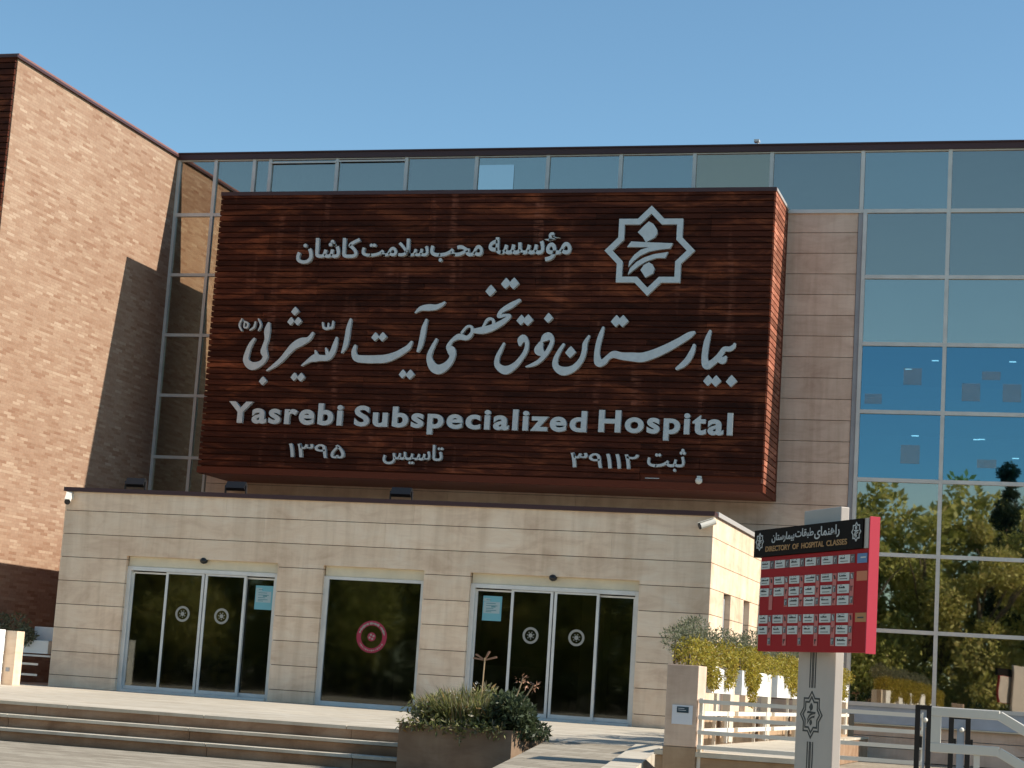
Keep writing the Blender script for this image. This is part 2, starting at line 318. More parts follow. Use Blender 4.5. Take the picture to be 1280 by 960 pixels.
def paving_mat():
    m = mat('interlocking_concrete_paving', (.4,.35,.3), .85, 0, .2)
    v = coords(m, (1,1,1), (0,0,rad(12)))
    b = N(m, 'ShaderNodeTexBrick'); L(m, v, b.inputs['Vector'])
    b.inputs['Scale'].default_value = 1; b.inputs['Brick Width'].default_value = .42; b.inputs['Row Height'].default_value = .21
    b.inputs['Mortar Size'].default_value = .010; b.inputs['Mortar Smooth'].default_value = .5
    b.inputs['Color1'].default_value = (.33,.285,.22,1); b.inputs['Color2'].default_value = (.46,.405,.32,1); b.inputs['Mortar'].default_value = (.20,.165,.125,1)
    n = noise_n(m, coords(m), .5, 5, .6); f = noise_n(m, coords(m), 30, 4, .6)
    c = mixc(m, 1.0, b.outputs['Color'], ramp(m, n, [(.3,(.78,.76,.74)),(.7,(1,1,1))]), 'MULTIPLY')
    c = mixc(m, 1.0, c, ramp(m, f, [(.3,(.82,.82,.82)),(.7,(1,1,1))]), 'MULTIPLY')
    setc(m, c); bump(m, f, .3, .004); return m
M['paving'] = paving_mat()

# ------------------------------------------------------------------ lettering
AR = {'ا':(0xFE8D,0xFE8E),'ب':(0xFE8F,0xFE90,0xFE91,0xFE92),'ت':(0xFE95,0xFE96,0xFE97,0xFE98),'ث':(0xFE99,0xFE9A,0xFE9B,0xFE9C),
 'ح':(0xFEA1,0xFEA2,0xFEA3,0xFEA4),'د':(0xFEA9,0xFEAA),'ر':(0xFEAD,0xFEAE),'س':(0xFEB1,0xFEB2,0xFEB3,0xFEB4),'ش':(0xFEB5,0xFEB6,0xFEB7,0xFEB8),
 'ط':(0xFEC1,0xFEC2,0xFEC3,0xFEC4),'ق':(0xFED5,0xFED6,0xFED7,0xFED8),'ک':(0xFB8E,0xFB8F,0xFB90,0xFB91),'م':(0xFEE1,0xFEE2,0xFEE3,0xFEE4),
 'ن':(0xFEE5,0xFEE6,0xFEE7,0xFEE8),'ؤ':(0xFE85,0xFE86),'ه':(0xFEE9,0xFEEA,0xFEEB,0xFEEC),'ی':(0xFBFC,0xFBFD,0xFBFE,0xFBFF),'لا':(0xFEFB,0xFEFC)}
def shape(w):
    """joined letter forms in left-to-right drawing order"""
    w = w.replace('لا', '\x01'); ch = ['لا' if c == '\x01' else c for c in w]; out = []; prev = False
    for i, c in enumerate(ch):
        if c not in AR: out.append(c); prev = False; continue
        F = AR[c]; nxt = i+1 < len(ch) and ch[i+1] in AR; dual = len(F) == 4
        k = (3 if prev else 2) if (dual and nxt) else (1 if prev else 0)
        out.append(chr(F[k])); prev = dual
    return ''.join(out[::-1])
def text_faces(body, bold=0.0, res=6, space=1.0):
    cu = bpy.data.curves.new('lettering', 'FONT'); cu.body = body; cu.resolution_u = res; cu.offset = bold; cu.space_character = space; cu.extrude = .5
    o = bpy.data.objects.new('lettering', cu); C.objects.link(o); bpy.context.view_layer.update()
    me = o.to_mesh(); vs = [tuple(v.co) for v in me.vertices]; fs = [tuple(p.vertices) for p in me.polygons]
    o.to_mesh_clear(); bpy.data.objects.remove(o); bpy.data.curves.remove(cu)
    return vs, fs
def add_text(mb, body, x0, x1, z0, z1, y0, depth, bold=0.0, M4=None, space=1.0):
    """text fitted to the rectangle; the front lies at y0, the back at y0+depth"""
    vs, fs = text_faces(body, bold, 6, space)
    ax = min(v[0] for v in vs); bx = max(v[0] for v in vs); ay = min(v[1] for v in vs); by = max(v[1] for v in vs)
    par = list(range(len(vs)))
    def find(i):
        while par[i] != i: par[i] = par[par[i]]; i = par[i]
        return i
    for f in fs:
        for j in f[1:]: par[find(j)] = find(f[0])
    ids = {}
    out = []
    for i_, v in enumerate(vs):
        kk = ids.setdefault(find(i_), len(ids)) % 5
        p = Vector((x0+(v[0]-ax)/(bx-ax)*(x1-x0), y0+(.5-v[2])*depth-kk*depth*.02, z0+(v[1]-ay)/(by-ay)*(z1-z0)))
        out.append(M4 @ p if M4 else p)
    mb.add(out, fs)
def catmull(P, n=7):
    out = []
    for i in range(len(P)-1):
        a, b, c, d = P[max(i-1,0)], P[i], P[i+1], P[min(i+2,len(P)-1)]
        for k in range(n):
            t = k/n
            out.append(tuple(.5*((2*b[j])+(-a[j]+c[j])*t+(2*a[j]-5*b[j]+4*c[j]-d[j])*t*t+(-a[j]+3*b[j]-3*c[j]+d[j])*t**3) for j in range(3)))
    out.append(P[-1]); return out
def brush(mb, P, y0, depth):
    """one calligraphic stroke: a ribbon of changing width with rounded ends"""
    Q = catmull(P); n = len(Q); Lp = []; Rp = []
    for i in range(n):
        a = Vector(Q[max(i-1,0)][:2]); b = Vector(Q[min(i+1,n-1)][:2]); d = (b-a).normalized(); nn = Vector((-d.y, d.x))
        p = Vector(Q[i][:2]); w = Q[i][2]/2; Lp.append(p+nn*w); Rp.append(p-nn*w)
    def cap(p, q, r):
        c = (p+q)/2; u = p-c; out = []
        for k in range(1, 5):
            t = math.pi*k/5; out.append(c + u*math.cos(t) + Vector((u.y,-u.x))*math.sin(t)*r)
        return out
    d = .0015/n
    vs = []; fs = []
    for i in range(n):
        y = y0 + i*d
        for p in (Lp[i], Rp[i]): vs.append((p.x, y, p.y))
        for p in (Lp[i], Rp[i]): vs.append((p.x, y0+depth, p.y))
    for i in range(n-1):
        a, b = 4*i, 4*i+4
        fs += [(a, b, b+1, a+1), (a, a+2, b+2, b), (a+1, b+1, b+3, a+3)]
    mb.add(vs, fs)
    for (p, q, yy) in ((Rp[0], Lp[0], y0-.0003), (Lp[-1], Rp[-1], y0+n*d+.0003)):
        mb.prism([(p.x,p.y)]+[(c.x,c.y) for c in cap(p,q,1)]+[(q.x,q.y)], yy, y0+depth)
STAR = []
for i in range(16):
    a = math.pi/2 + i*math.pi/8; STAR.append(((1 if i%2==0 else .765)*math.cos(a), (1 if i%2==0 else .765)*math.sin(a)))
def emblem(mb, cx, cz, R, y0, depth, M4=None, ring=.82, sx=1.0, glyph=1.0, star=True):
    n0 = len(mb.v); v = []
    for p in STAR:
        for s, y in ((1,y0),(ring,y0),(ring,y0+depth),(1,y0+depth)): v.append((cx+p[0]*R*s*sx, y, cz+p[1]*R*s))
    f = []
    for i in range(16):
        a, b = 4*i, 4*((i+1)%16)
        for k in range(4): f.append((a+k, b+k, b+(k+1)%4, a+(k+1)%4))
    if star: mb.add(v, f)
    for k in ('leaf','band','crescent','bud') if glyph else ():
        mb.prism([(cx+p[0]*R*sx*glyph, cz+p[1]*R*glyph) for p in EMBLEM[k]], y0, y0+depth)
    if M4:
        for i in range(n0, len(mb.v)): mb.v[i] = tuple(M4 @ Vector(mb.v[i]))

# ------------------------------------------------------------------ foliage
def leaves(mb, c, r, n, size, aspect=2.2, droop=0.0, shell=.55, up=0.0):
    """leaf-sized faces spread through an ellipsoid clump"""
    for _ in range(n):
        while True:
            p = Vector((random.uniform(-1,1), random.uniform(-1,1), random.uniform(-1,1)))
            if 0.02 < p.length <= 1: break
        p = p.normalized() * (shell + (1-shell)*random.random()**.6) if random.random() < .75 else p
        q = Vector((c[0]+p.x*r[0], c[1]+p.y*r[1], c[2]+p.z*r[2]))
        d = (Vector((random.gauss(0,1), random.gauss(0,1), random.gauss(0,1)+up-droop)) + p*.8).normalized()
        s = size*random.uniform(.6,1.4); w = d.cross(Vector((random.gauss(0,1),random.gauss(0,1),random.gauss(0,1)))).normalized()*s/aspect
        mb.add([q, q+d*s*.5+w*.5, q+d*s, q+d*s*.5-w*.5], [(0,1,2,3)])

# ================================================================== THE SETTING
g = MB(); g.add([(-400,-300,0),(400,-300,0),(400,500,0),(-400,500,0)], [(0,1,2,3)]); struct(g.build('pavement', M['paving']))
PZ = .525                                     # platform height
# platform: stone slabs with open joints over a dark bed
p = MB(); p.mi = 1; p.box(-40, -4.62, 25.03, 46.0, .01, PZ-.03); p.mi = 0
y = 25.0
for k in range(14):
    y1 = y + (1.2 if k else .45)
    x = -40 + (k % 2)*.7
    while x < -4.6:
        x1 = min(x+2.1+.3*math.sin(x*3+k), -4.6); p.box(x, x1-.012, y, y1-.012, PZ-.045, PZ); x = x1
    y = y1
    if y > 38.2 and k > 12: break
p.box(-40, -4.6, y, 46.0, PZ-.045, PZ)
struct(p.build('platform', [M['floor_stone'], M['stone_step']]))
s = MB()
for i, (yy, zz) in enumerate(((25.0, PZ), (24.67, .35), (24.34, .175))):
    x = -40.0
    while x < -8.32:
        x1 = min(x + 2.6 + .7*math.sin(i*2+x), -8.31)
        if x1 > -9: x1 = -8.31
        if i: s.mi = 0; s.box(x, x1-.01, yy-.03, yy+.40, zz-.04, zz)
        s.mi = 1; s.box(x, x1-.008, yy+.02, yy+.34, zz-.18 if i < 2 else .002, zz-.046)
        x = x1
struct(s.build('steps', [M['floor_stone'], M['stone_step']]))
# terrace right of the entrance with its plinth
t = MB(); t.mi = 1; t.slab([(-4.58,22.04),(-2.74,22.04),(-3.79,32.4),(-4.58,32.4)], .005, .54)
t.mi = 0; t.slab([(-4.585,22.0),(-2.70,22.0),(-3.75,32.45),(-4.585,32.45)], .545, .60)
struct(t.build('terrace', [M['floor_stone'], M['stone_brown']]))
# ramp
r = MB()
a0, a1 = Vector((-6.63,24.98)), Vector((-5.40,24.98)); d = Vector((.143,-1)).normalized(); 
def rp(v, t): return (v.x + d.x*t + (.0), v.y + d.y*t)
b0 = Vector((-6.63,24.98)); b1 = Vector((-5.42,24.98))
n0 = [(-6.63,24.98),(-5.45,24.98),(-4.02,14.0),(-5.05,14.0)]
r.slab(n0, 0.0, [.523,.523,.085,.085])
k2 = [(-5.45,24.98),(-5.10,24.98),(-3.66,14.0),(-4.02,14.0)]
r.mi = 1; r.slab(k2, 0.0, [.56,.56,.13,.13])
struct(r.build('ramp', [M['paving'], M['floor_stone']]))

# ================================================================== MAIN BUILDING
FY = 46.2
bld = thing('hospital_building', 'wide hospital main building with blue tinted glass curtain wall and flat dark roof edge', 'building', (-9,FY,0))
# stone facing behind and beside the sign box
w = MB(); z = 12.93; w.mi = 1; w.box(-21.78, -5.31, FY+.04, FY+.35, .01, 12.95); w.mi = 0
while z > .03:
    z1 = max(z-.508, .02)
    x = -21.8
    while x < -5.3:
        x1 = x + 3.3 if x+3.3 < -9 else -5.305
        w.box(x, x1-.006, FY, FY+.04, z1+.014, z); x = x1 if x1 > x else x1
        if x >= -5.31: break
    z = z1
w.mi = 2; w.box(-5.30, -5.19, FY-.03, FY+.3, .01, 14.44)
# lower wall below the right glazing
w.mi = 0
for z0, z1 in ((.02,.29),(.305,.545),(.56,.80)): 
    for x0 in (-5.18,-2.6,0.0,2.6): w.box(x0, x0+2.585, FY+.02, FY+.3, z0, z1)
w.mi = 3; w.box(-5.18, 5.2, FY-.10, FY+.3, .805, .835)
w.mi = 4; w.box(-5.18, 5.2, FY-.02, FY+.3, .84, 1.235)
w.build('wall', [M['stone_facade'], M['joint'], M['jamb'], M['head'], M['sill']], bld)
c = MB(); c.box(-23.38, 9, FY-.10, FY+.5, 14.45, 14.60); c.mi = 1; c.box(-23.38, 9, FY-.14, FY+.6, 14.60, 14.635)
c.build('roof_edge', [M['cap'], M['cap']], bld)
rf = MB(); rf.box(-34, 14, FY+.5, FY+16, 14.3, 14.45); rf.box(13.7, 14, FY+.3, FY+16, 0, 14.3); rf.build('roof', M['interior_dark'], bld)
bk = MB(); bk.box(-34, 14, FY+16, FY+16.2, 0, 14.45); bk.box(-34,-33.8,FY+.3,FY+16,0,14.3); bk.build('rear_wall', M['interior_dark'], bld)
# storeys seen through the glass
fl = MB()
for z0 in (.0, 4.35, 8.45):
    fl.box(-22.9, 13.6, FY+.45, FY+15.9, z0+.02, z0+.32)
fl.mi = 1; fl.box(-23.0, 13.6, FY+7, FY+7.15, .35, 14.25)
fl.build('floor_slab', [M['interior'], M['office']], bld)
cols = [-23.36,-22.29,-21.18,-20.72,-18.84,-16.92,-15.02,-13.13,-11.24,-9.37,-7.45,-5.24,-3.18,-1.12,.94,3.0,5.06,7.1]
zL = [12.95,11.32,9.70,8.09,6.46,4.80]; zR = [12.95,11.336,9.71,8.084,6.471,4.727,2.967,1.265]
fr = MB(); W = .045
def vbar(x, z0, z1, w=W, pr=.06): fr.box(x-w, x+w, FY-pr, FY+.05, z0, z1)
def hbar(x0, x1, z, w=W): fr.box(x0, x1, FY-.055, FY+.05, z-w, z+w)
for x in cols[:-1]: vbar(x, 12.95, 14.45)
hbar(cols[0], cols[-1], 12.95); fr.box(cols[0], cols[-1], FY-.05, FY+.05, 14.42, 14.446)
for x in (-23.36,-22.29): vbar(x, 4.5, 12.95, .04)
vbar(-21.85, 4.5, 12.95, .03)
for z in zL[1:]: hbar(-23.36, -21.85, z, .04)
for x in (-5.14,-3.18,-1.12,.94,3.0,5.06): vbar(x, 1.24, 12.95)
for z in zR[1:]: hbar(-5.14, 5.06, z)
# the two open top lights in the left strip
fr.box(-20.70,-18.86,FY-.085,FY-.06,14.32,14.36); fr.box(-18.78,-16.96,FY-.085,FY-.06,14.34,14.38); 
fr.build('frame', M['alu'], bld)
def pane(x0, x1, z0, z1, m='glass'):
    # every pane sits very slightly out of true, as real ones do
    q = MB(); q.box(x0, x1, FY+.0, FY+.012, z0, z1); cx, cz = (x0+x1)/2, (z0+z1)/2
    Mx = Matrix.Translation((cx,FY,cz)) @ Matrix.Rotation(random.gauss(0,.0022),4,'X') @ Matrix.Rotation(random.gauss(0,.0022),4,'Z') @ Matrix.Translation((-cx,-FY,-cz))
    q.v = [tuple(Mx @ Vector(p)) for p in q.v]; return q.build('window_pane', M[m], bld)
for a, b in zip(cols[:-1], cols[1:]): pane(a+W, b-W, 12.95+W, 14.42, 'glass_green' if -9.5 < a < -9.2 else random.choice(['glass','glass','glass_pale']) if a > -21 else 'glass')
for a, b in ((-23.36,-22.29),(-22.29,-21.85)):
    for z1, z0 in zip(zL[:-1], zL[1:]): pane(a+W, b-W, z0+W, z1-W, 'glass_warm')
    pane(a+W, b-W, 4.5, 4.8-W)
for a, b in ((-5.14,-3.18),(-3.18,-1.12),(-1.12,.94),(.94,3.0),(3.0,5.06)):
    for z1, z0 in zip(zR[:-1], zR[1:]): pane(a+W, b-W, z0+W, z1-W, 'vision_glass' if 6 < z0 < 9 else 'glass_pale' if z0 > 9 and random.random() < .5 else 'glass')
# blinds drawn behind the upper panes
bl = [('blind_teal', a, b, 12.98, 14.42) for a, b in zip(cols[1:-1], cols[2:]) if not (-9.5 < a < -9)]
bl += [('blind_green', -9.37, -7.45, 12.98, 14.40)]
for a, b in ((-5.14,-3.18),(-3.18,-1.12),(-1.12,.94),(.94,3.0)):
    bl += [('blind_teal', a, b, 11.38, 12.90), ('blind_teal', a, b, 9.85 if a < -4 else 9.87, 11.29)]
for m_, a, b, z0, z1 in bl:
    q = MB(); q.box(a+.07, b-.07, FY+.20, FY+.215, z0, z1); q.build('blind', M[m_], bld)
q = MB(); q.box(-14.95,-14.02,FY-.022,FY-.012,13.0,14.22); q.build('open_toplight', M['open_light'], bld)
# ceiling lights and paper notices inside
lm = mat('ceiling_light', (1,1,1)); e = lm.node_tree.nodes['Principled BSDF']; e.inputs['Emission Color'].default_value = (.9,.97,1,1); e.inputs['Emission Strength'].default_value = 2.2
q = MB()
for x, yv, z in ((-3.55,2.2,8.22),(-1.7,2.2,8.22),(-4.3,3.4,8.2),(-3.9,1.2,6.2),(-4.0,2.5,6.38),(-2.45,1.2,6.15),(-2.4,2.4,6.32),(-1.6,3.0,5.95)):
    z += 1.5; q.box(x-.08, x+.08, FY+yv-.03, FY+yv+.03, z-.010, z+.010)
q.build('ceiling_light', lm, bld)
nm = mat('frosted_film_square', (.42,.42,.38), .6); t_ = N(nm, 'ShaderNodeBsdfTransparent'); mx_ = N(nm, 'ShaderNodeMixShader'); mx_.inputs[0].default_value = .17
L(nm, t_.outputs[0], mx_.inputs[1]); L(nm, nm.node_tree.nodes['Principled BSDF'].outputs[0], mx_.inputs[2]); L(nm, mx_.outputs[0], nm.node_tree.nodes['Material Output'].inputs['Surface'])

for x, z, w_, h_ in ((-4.35,6.85,.42,.42),(-3.42,6.85,.42,.42),(-3.9,7.70,.42,.40),(-3.35,7.70,.42,.40),(-4.8,7.15,.40,.24),(-4.9,6.75,.3,.18),(-2.55,7.35,.42,.42),(-1.62,7.35,.42,.42),(-2.1,7.75,.42,.2),
                     (-3.9,5.85,.44,.44),(-4.4,5.35,.44,.44),(-2.95,5.30,.44,.44),(-1.55,5.25,.44,.44),(-2.15,5.68,.44,.2)):
    z += 1.245
    if any(abs(z-k) < h_/2+.06 for k in (6.471,8.084,9.71)) or any(abs(x-k) < w_/2+.06 for k in (-5.14,-3.18,-1.12)): continue
    o = MB(); o.box(x-w_/2, x+w_/2, FY-.016, FY-.013, z-h_/2, z+h_/2); o.build('film_square', nm, bld)
v = MB(); v.tube([(-7.84,FY+.1,14.6),(-7.84,FY+.1,14.74)], .03); v.box(-7.93,-7.80,FY+.02,FY+.18,14.74,14.80)
tag(v.build('roof_vent', M['cap_light']), 'tiny pale vent standing on the roof edge above the sign box corner', 'vent')

# ================================================================== BRICK WING
wing = thing('brick_wing', 'tall brick wing with long tan bricks and a dark coping at the left', 'building', (-23.4,37.8,0))
b = MB(); b.box(-38, -23.4, 37.8, FY+10, .0, 14.50); b.build('wall', M['brick'], wing)
b = MB(); z = .1
while z < 14.45: b.box(-38, -23.42, 37.72, 37.79, z, z+.118); z += .1445
b.build('front_cladding', M['slat'], wing)
b = MB(); b.box(-38.05, -23.34, 37.66, FY+10, 14.502, 14.56); b.mi = 1; b.box(-38.0, -23.37, 37.77, FY+10, 14.562, 14.62)
b.build('coping', [M['cap'], M['pinkcap']], wing)

# ================================================================== ENTRANCE BLOCK
ent = thing('entrance_block', 'single storey cream stone entrance block with three glazed openings and dark roof edge', 'building', (-14,38,PZ))
XL, XR, YF = -21.2, -6.97, 38.0
w = MB()
zs = [4.72,4.303,3.80,3.298,2.79,2.285,1.78,1.275,.77,PZ+.004]
J = .014
piers = [(XL,-19.62),(-16.12,-15.10),(-12.89,-11.90),(-8.39,XR)]
for i in range(len(zs)-1):
    z1, z0 = zs[i], zs[i+1]
    if i < 2:
        cuts = [XL, -17.4+.9*i, -13.2-.6*i, -9.8+.8*i, XR]
        for a, b_ in zip(cuts[:-1], cuts[1:]): w.box(a, b_-(.003 if b_ < XR else 0), YF, YF+.3, z0+J, z1)
    elif i == 2:
        w.box(XL, XR, YF, YF+.3, 3.385, z1)
        for a, b_ in piers: w.box(a, b_, YF, YF+.3, z0+J, 3.385)
    else:
        for a, b_ in piers: w.box(a, b_, YF, YF+.3, z0+J if i < len(zs)-2 else z0, z1)
# side walls
slits = [(39.55,40.40),(42.05,42.85)]
for i in range(len(zs)-1):
    z1, z0 = zs[i], zs[i+1]
    segs = [(YF+.302, FY)]
    if z1 <= 3.30: segs = [(YF+.302, slits[0][0]), (slits[0][1], slits[1][0]), (slits[1][1], FY)]
    for y0, y1 in segs: w.box(XR-.3, XR, y0, y1-.003, z0+J, z1)
    w.box(XL, XL+.3, YF+.302, FY, z0+J, z1)
w.mi = 1
for a, b_ in piers: w.box(a+.02, b_-.02, YF+.02, YF+.28, PZ, 3.38)
w.box(XL+.02, XR-.02, YF+.02, YF+.28, 3.40, 4.715); w.box(XL+.02, XL+.28, YF+.3, FY, PZ, 4.715)
for y0, y1 in ((YF+.3, slits[0][0]-.02), (slits[0][1]+.02, slits[1][0]-.02), (slits[1][1]+.02, FY)): w.box(XR-.28, XR-.02, y0, y1, PZ, 3.28)
w.box(XR-.28, XR-.02, YF+.3, FY, 3.32, 4.715)
w.build('wall', [M['stone'], M['joint']], ent)
rf = MB(); rf.box(XL+.3, XR-.3, YF+.3, FY-.02, 4.5, 4.60); rf.build('roof', M['interior'], ent)
cp = MB(); cp.box(XL-.05, XR+.03, YF-.06, YF+.30, 4.722, 4.81); cp.mi = 1; cp.box(XR-.28, XR+.035, YF+.302, FY-.002, 4.722, 4.735); cp.box(XL-.03, XL+.3, YF+.302, FY-.002, 4.722, 4.80)
cp.mi = 2; cp.box(XR-.30, XR+.05, YF+.302, FY-.004, 4.737, 4.83)
cp.build('roof_edge', [M['cap'], M['cap'], M['cap_light']], ent)
it = MB(); it.box(XL+.3, XR-.3, FY-.25, FY-.2, PZ, 4.5); it.box(XL+.3, XL+.33, YF+.3, FY-.3, PZ, 4.5); it.box(XR-.35,XR-.31,YF+.3,FY-.3,PZ,3.2)
it.mi = 1; it.box(-17.5,-16.9,41.5,42.1,PZ,4.5); it.box(-13.6,-13.0,42,42.6,PZ,4.5); it.box(-10.4,-9.9,41.5,42.1,PZ,4.5); it.box(-15.5,-12,44,44.8,PZ,1.6)
it.build('interior_wall', [M['interior_dark'], M['interior']], ent)
sw = MB()
for y0, y1 in slits: sw.box(XR-.18, XR-.12, y0, y1, PZ, 3.29)
sw.build('side_window', M['jamb'], ent)

def ring_sticker(x, z, parent, red=False):
    q = MB(); y0 = parent_y
    if not red:
        q.ring(x, z, .115, .165, y0-.004, y0-.001); q.disc(x, z, .045, y0-.004, y0-.001, 10)
        for k in range(6):
            a = k*math.pi/3+.3; q.disc(x+.065*math.cos(a), z+.065*math.sin(a), .014, y0-.0035, y0-.001, 6)
        q.build('sticker', M['sticker'], parent)
    else:
        q.ring(x, z, .225, .335, y0-.004, y0-.001); q.disc(x, z, .09, y0-.004, y0-.001, 20); q.mi = 1
        for k in range(20):
            a = rad(20) + k*rad(140)/19; 
            if k % 6 == 5: continue
            rr = .275; h = .018 + .012*(k*7 % 5)/4
            q.disc(x+rr*math.cos(a), z+rr*math.sin(a), h, y0-.006, y0-.0045, 5)
        for k in range(14):
            a = rad(212) + k*rad(116)/13; q.disc(x+.28*math.cos(a), z+.28*math.sin(a), .012+.008*(k*5%3)/2, y0-.006, y0-.0045, 5)
        for k in range(4):
            a = k*math.pi/2+.4; q.disc(x+.045*math.cos(a), z+.045*math.sin(a), .024, y0-.006, y0-.0045, 7)
        q.build('sticker', [M['sticker_red'], M['sticker']], parent)

def door_set(name, label, x0, x1, v1, vm, v3, rings):
    """automatic sliding door: fixed light, two sliding leaves, fixed light under a cream head panel"""
    global parent_y
    d_ = bpy.data.objects.new('sliding_door', None); C.objects.link(d_); d_.parent = ent; d_.matrix_parent_inverse = ent.matrix_basis.inverted()
    d_['label'] = label; d_.location = (x0, 38, PZ)
    bpy.context.view_layer.update()
    par = d_
    def bld_(mb, n, m): 
        o = mb.build(n, m); o.parent = par; o.matrix_parent_inverse = par.matrix_world.inverted(); return o
    h = MB(); h.box(x0+.02, x1-.02, YF+.10, YF+.30, 3.175, 3.384); bld_(h, 'head_panel', M['head'])
    f = MB(); f.box(x0, x0+.09, YF+.09, YF+.22, PZ, 3.172); f.box(x1-.09, x1, YF+.09, YF+.22, PZ, 3.172)
    f.box(x0+.09, x1-.09, YF+.085, YF+.22, 3.09, 3.172); f.box(x0+.09, x1-.09, YF+.06, YF+.24, PZ, PZ+.05)
    bld_(f, 'frame', M['alu_white'])
    spans = [(x0+.09, v1, .17, 3.085), (v1-.05, vm-.012, .105, 3.105), (vm+.012, v3+.05, .105, 3.105), (v3, x1-.09, .17, 3.085)]
    for k, (a, b_, dy, top) in enumerate(spans):
        lf = MB(); st = .055 if k in (1,2) else .045
        y0 = YF+dy
        lf.box(a, a+st, y0, y0+.045, PZ+.055, top-.02); lf.box(b_-st, b_, y0, y0+.045, PZ+.055, top-.02)
        lf.box(a+st, b_-st, y0, y0+.045, PZ+.055, PZ+.13); lf.box(a+st, b_-st, y0, y0+.045, top-.055, top-.02)
        leaf = bld_(lf, 'door_leaf', M['alu_white'])
        pn = MB(); pn.box(a+st+.001, b_-st-.001, y0+.018, y0+.028, PZ+.13, top-.055); 
        o = pn.build('glass_pane', M['door_glass']); o.parent = par; o.matrix_parent_inverse = par.matrix_world.inverted()
    for x, z in rings:
        q = MB(); y0 = YF+.105+.018
        q.ring(x, z, .118, .166, y0-.004, y0-.001); q.disc(x, z, .045, y0-.004, y0-.001, 10)
        for k in range(7):
            a = k*2*math.pi/7+.3; q.disc(x+.068*math.cos(a), z+.068*math.sin(a), .013, y0-.0035, y0-.001, 6)
        o = q.build('sticker', M['sticker']); o.parent = par; o.matrix_parent_inverse = par.matrix_world.inverted()
    return d_
door_set('sliding_door', 'left sliding door set with a blue poster on its right fixed light', -19.62, -16.12, -18.66, -17.81, -16.90, [(-18.26,2.222),(-17.36,2.219)])
door_set('sliding_door', 'right sliding door set with a blue poster on its left fixed light', -11.90, -8.39, -10.99, -10.15, -9.26, [(-10.59,2.189),(-9.64,2.195)])
# fixed middle window
wn = bpy.data.objects.new('fixed_window', None); C.objects.link(wn); wn.location = (-14,38,PZ); wn.parent = ent; wn.matrix_parent_inverse = ent.matrix_basis.inverted()
bpy.context.view_layer.update()
def sub(mb, n, m, par):
    o = mb.build(n, m); o.parent = par; o.matrix_parent_inverse = par.matrix_world.inverted(); return o
h = MB(); h.box(-15.08, -12.91, YF+.10, YF+.30, 3.175, 3.384); sub(h, 'head_panel', M['head'], wn)
f = MB(); f.box(-15.10,-14.99,YF+.09,YF+.22,PZ,3.172); f.box(-12.97,-12.89,YF+.09,YF+.22,PZ,3.172); f.box(-14.99,-12.97,YF+.09,YF+.22,3.11,3.172); f.box(-14.99,-12.97,YF+.07,YF+.24,PZ,PZ+.09)
sub(f, 'frame', M['alu_white'], wn)
pn = MB(); pn.box(-14.989,-12.971,YF+.13,YF+.142,PZ+.09,3.11); sub(pn, 'glass_pane', M['door_glass'], wn)
q = MB(); y0 = YF+.13; x, z = -13.975, 1.975
q.ring(x, z, .235, .33, y0-.004, y0-.001); q.disc(x, z, .09, y0-.004, y0-.001, 20); q.mi = 1
for k in range(22):
    if k in (6, 13): continue
    a = rad(12) + k*rad(150)/21; q.disc(x+.275*math.cos(a), z+.275*math.sin(a), .016+.014*((k*7) % 5)/4, y0-.006, y0-.0045, 5)
for k in range(14):
    a = rad(212) + k*rad(116)/13; q.disc(x+.28*math.cos(a), z+.28*math.sin(a), .012+.008*(k*5 % 3)/2, y0-.006, y0-.0045, 5)
for k in range(4):
    a = k*math.pi/2+.4; q.disc(x+.045*math.cos(a), z+.045*math.sin(a), .024, y0-.006, y0-.0045, 7)
sub(q, 'sticker', [M['sticker_red'], M['sticker']], wn)

# posters on the glass
def poster(x, z, lab, yy=YF+.17+.014):
    q = MB(); q.box(x-.20, x+.20, yy, yy+.004, z-.25, z+.25)
    q.mi = 1; q.box(x-.18, x+.16, yy-.002, yy-.0005, z-.10, z+.13); q.box(x-.19, x-.05, yy-.002, yy-.0005, z+.14, z+.20)
    q.mi = 2
    for zz, w_ in ((.17,.10),(.10,.20),(.055,.24),(.0,.16),(-.04,.22),(-.07,.12)): q.box(x-.13, x-.13+w_, yy-.004, yy-.0025, z+zz-.008, z+zz+.006)
    q.box(x-.02, x+.07, yy-.004, yy-.0025, z+.02, z+.045)
    o = q.build('poster', [M['teal'], M['teal_pale'], mat('poster_ink', (.10,.25,.28))]); tag(o, lab, 'poster', 'blue posters on the entrance glass'); return o
poster(-16.46, 2.657, 'small blue poster on the right pane of the left sliding door')
poster(-11.45, 2.69, 'small blue poster on the left pane of the right sliding door')

# door sensors
for x, lab in ((-17.83,'black dome sensor above the left sliding door'), (-10.17,'black dome sensor above the right sliding door')):
    q = MB(); q.sphere((x, YF+.03, 3.36), .085, 14, .8); q.box(x-.04, x+.04, YF+.02, YF+.10, 3.33, 3.42)
    tag(q.build('door_sensor', M['black'], smooth=True), lab, 'sensor', 'sensors above the sliding doors')
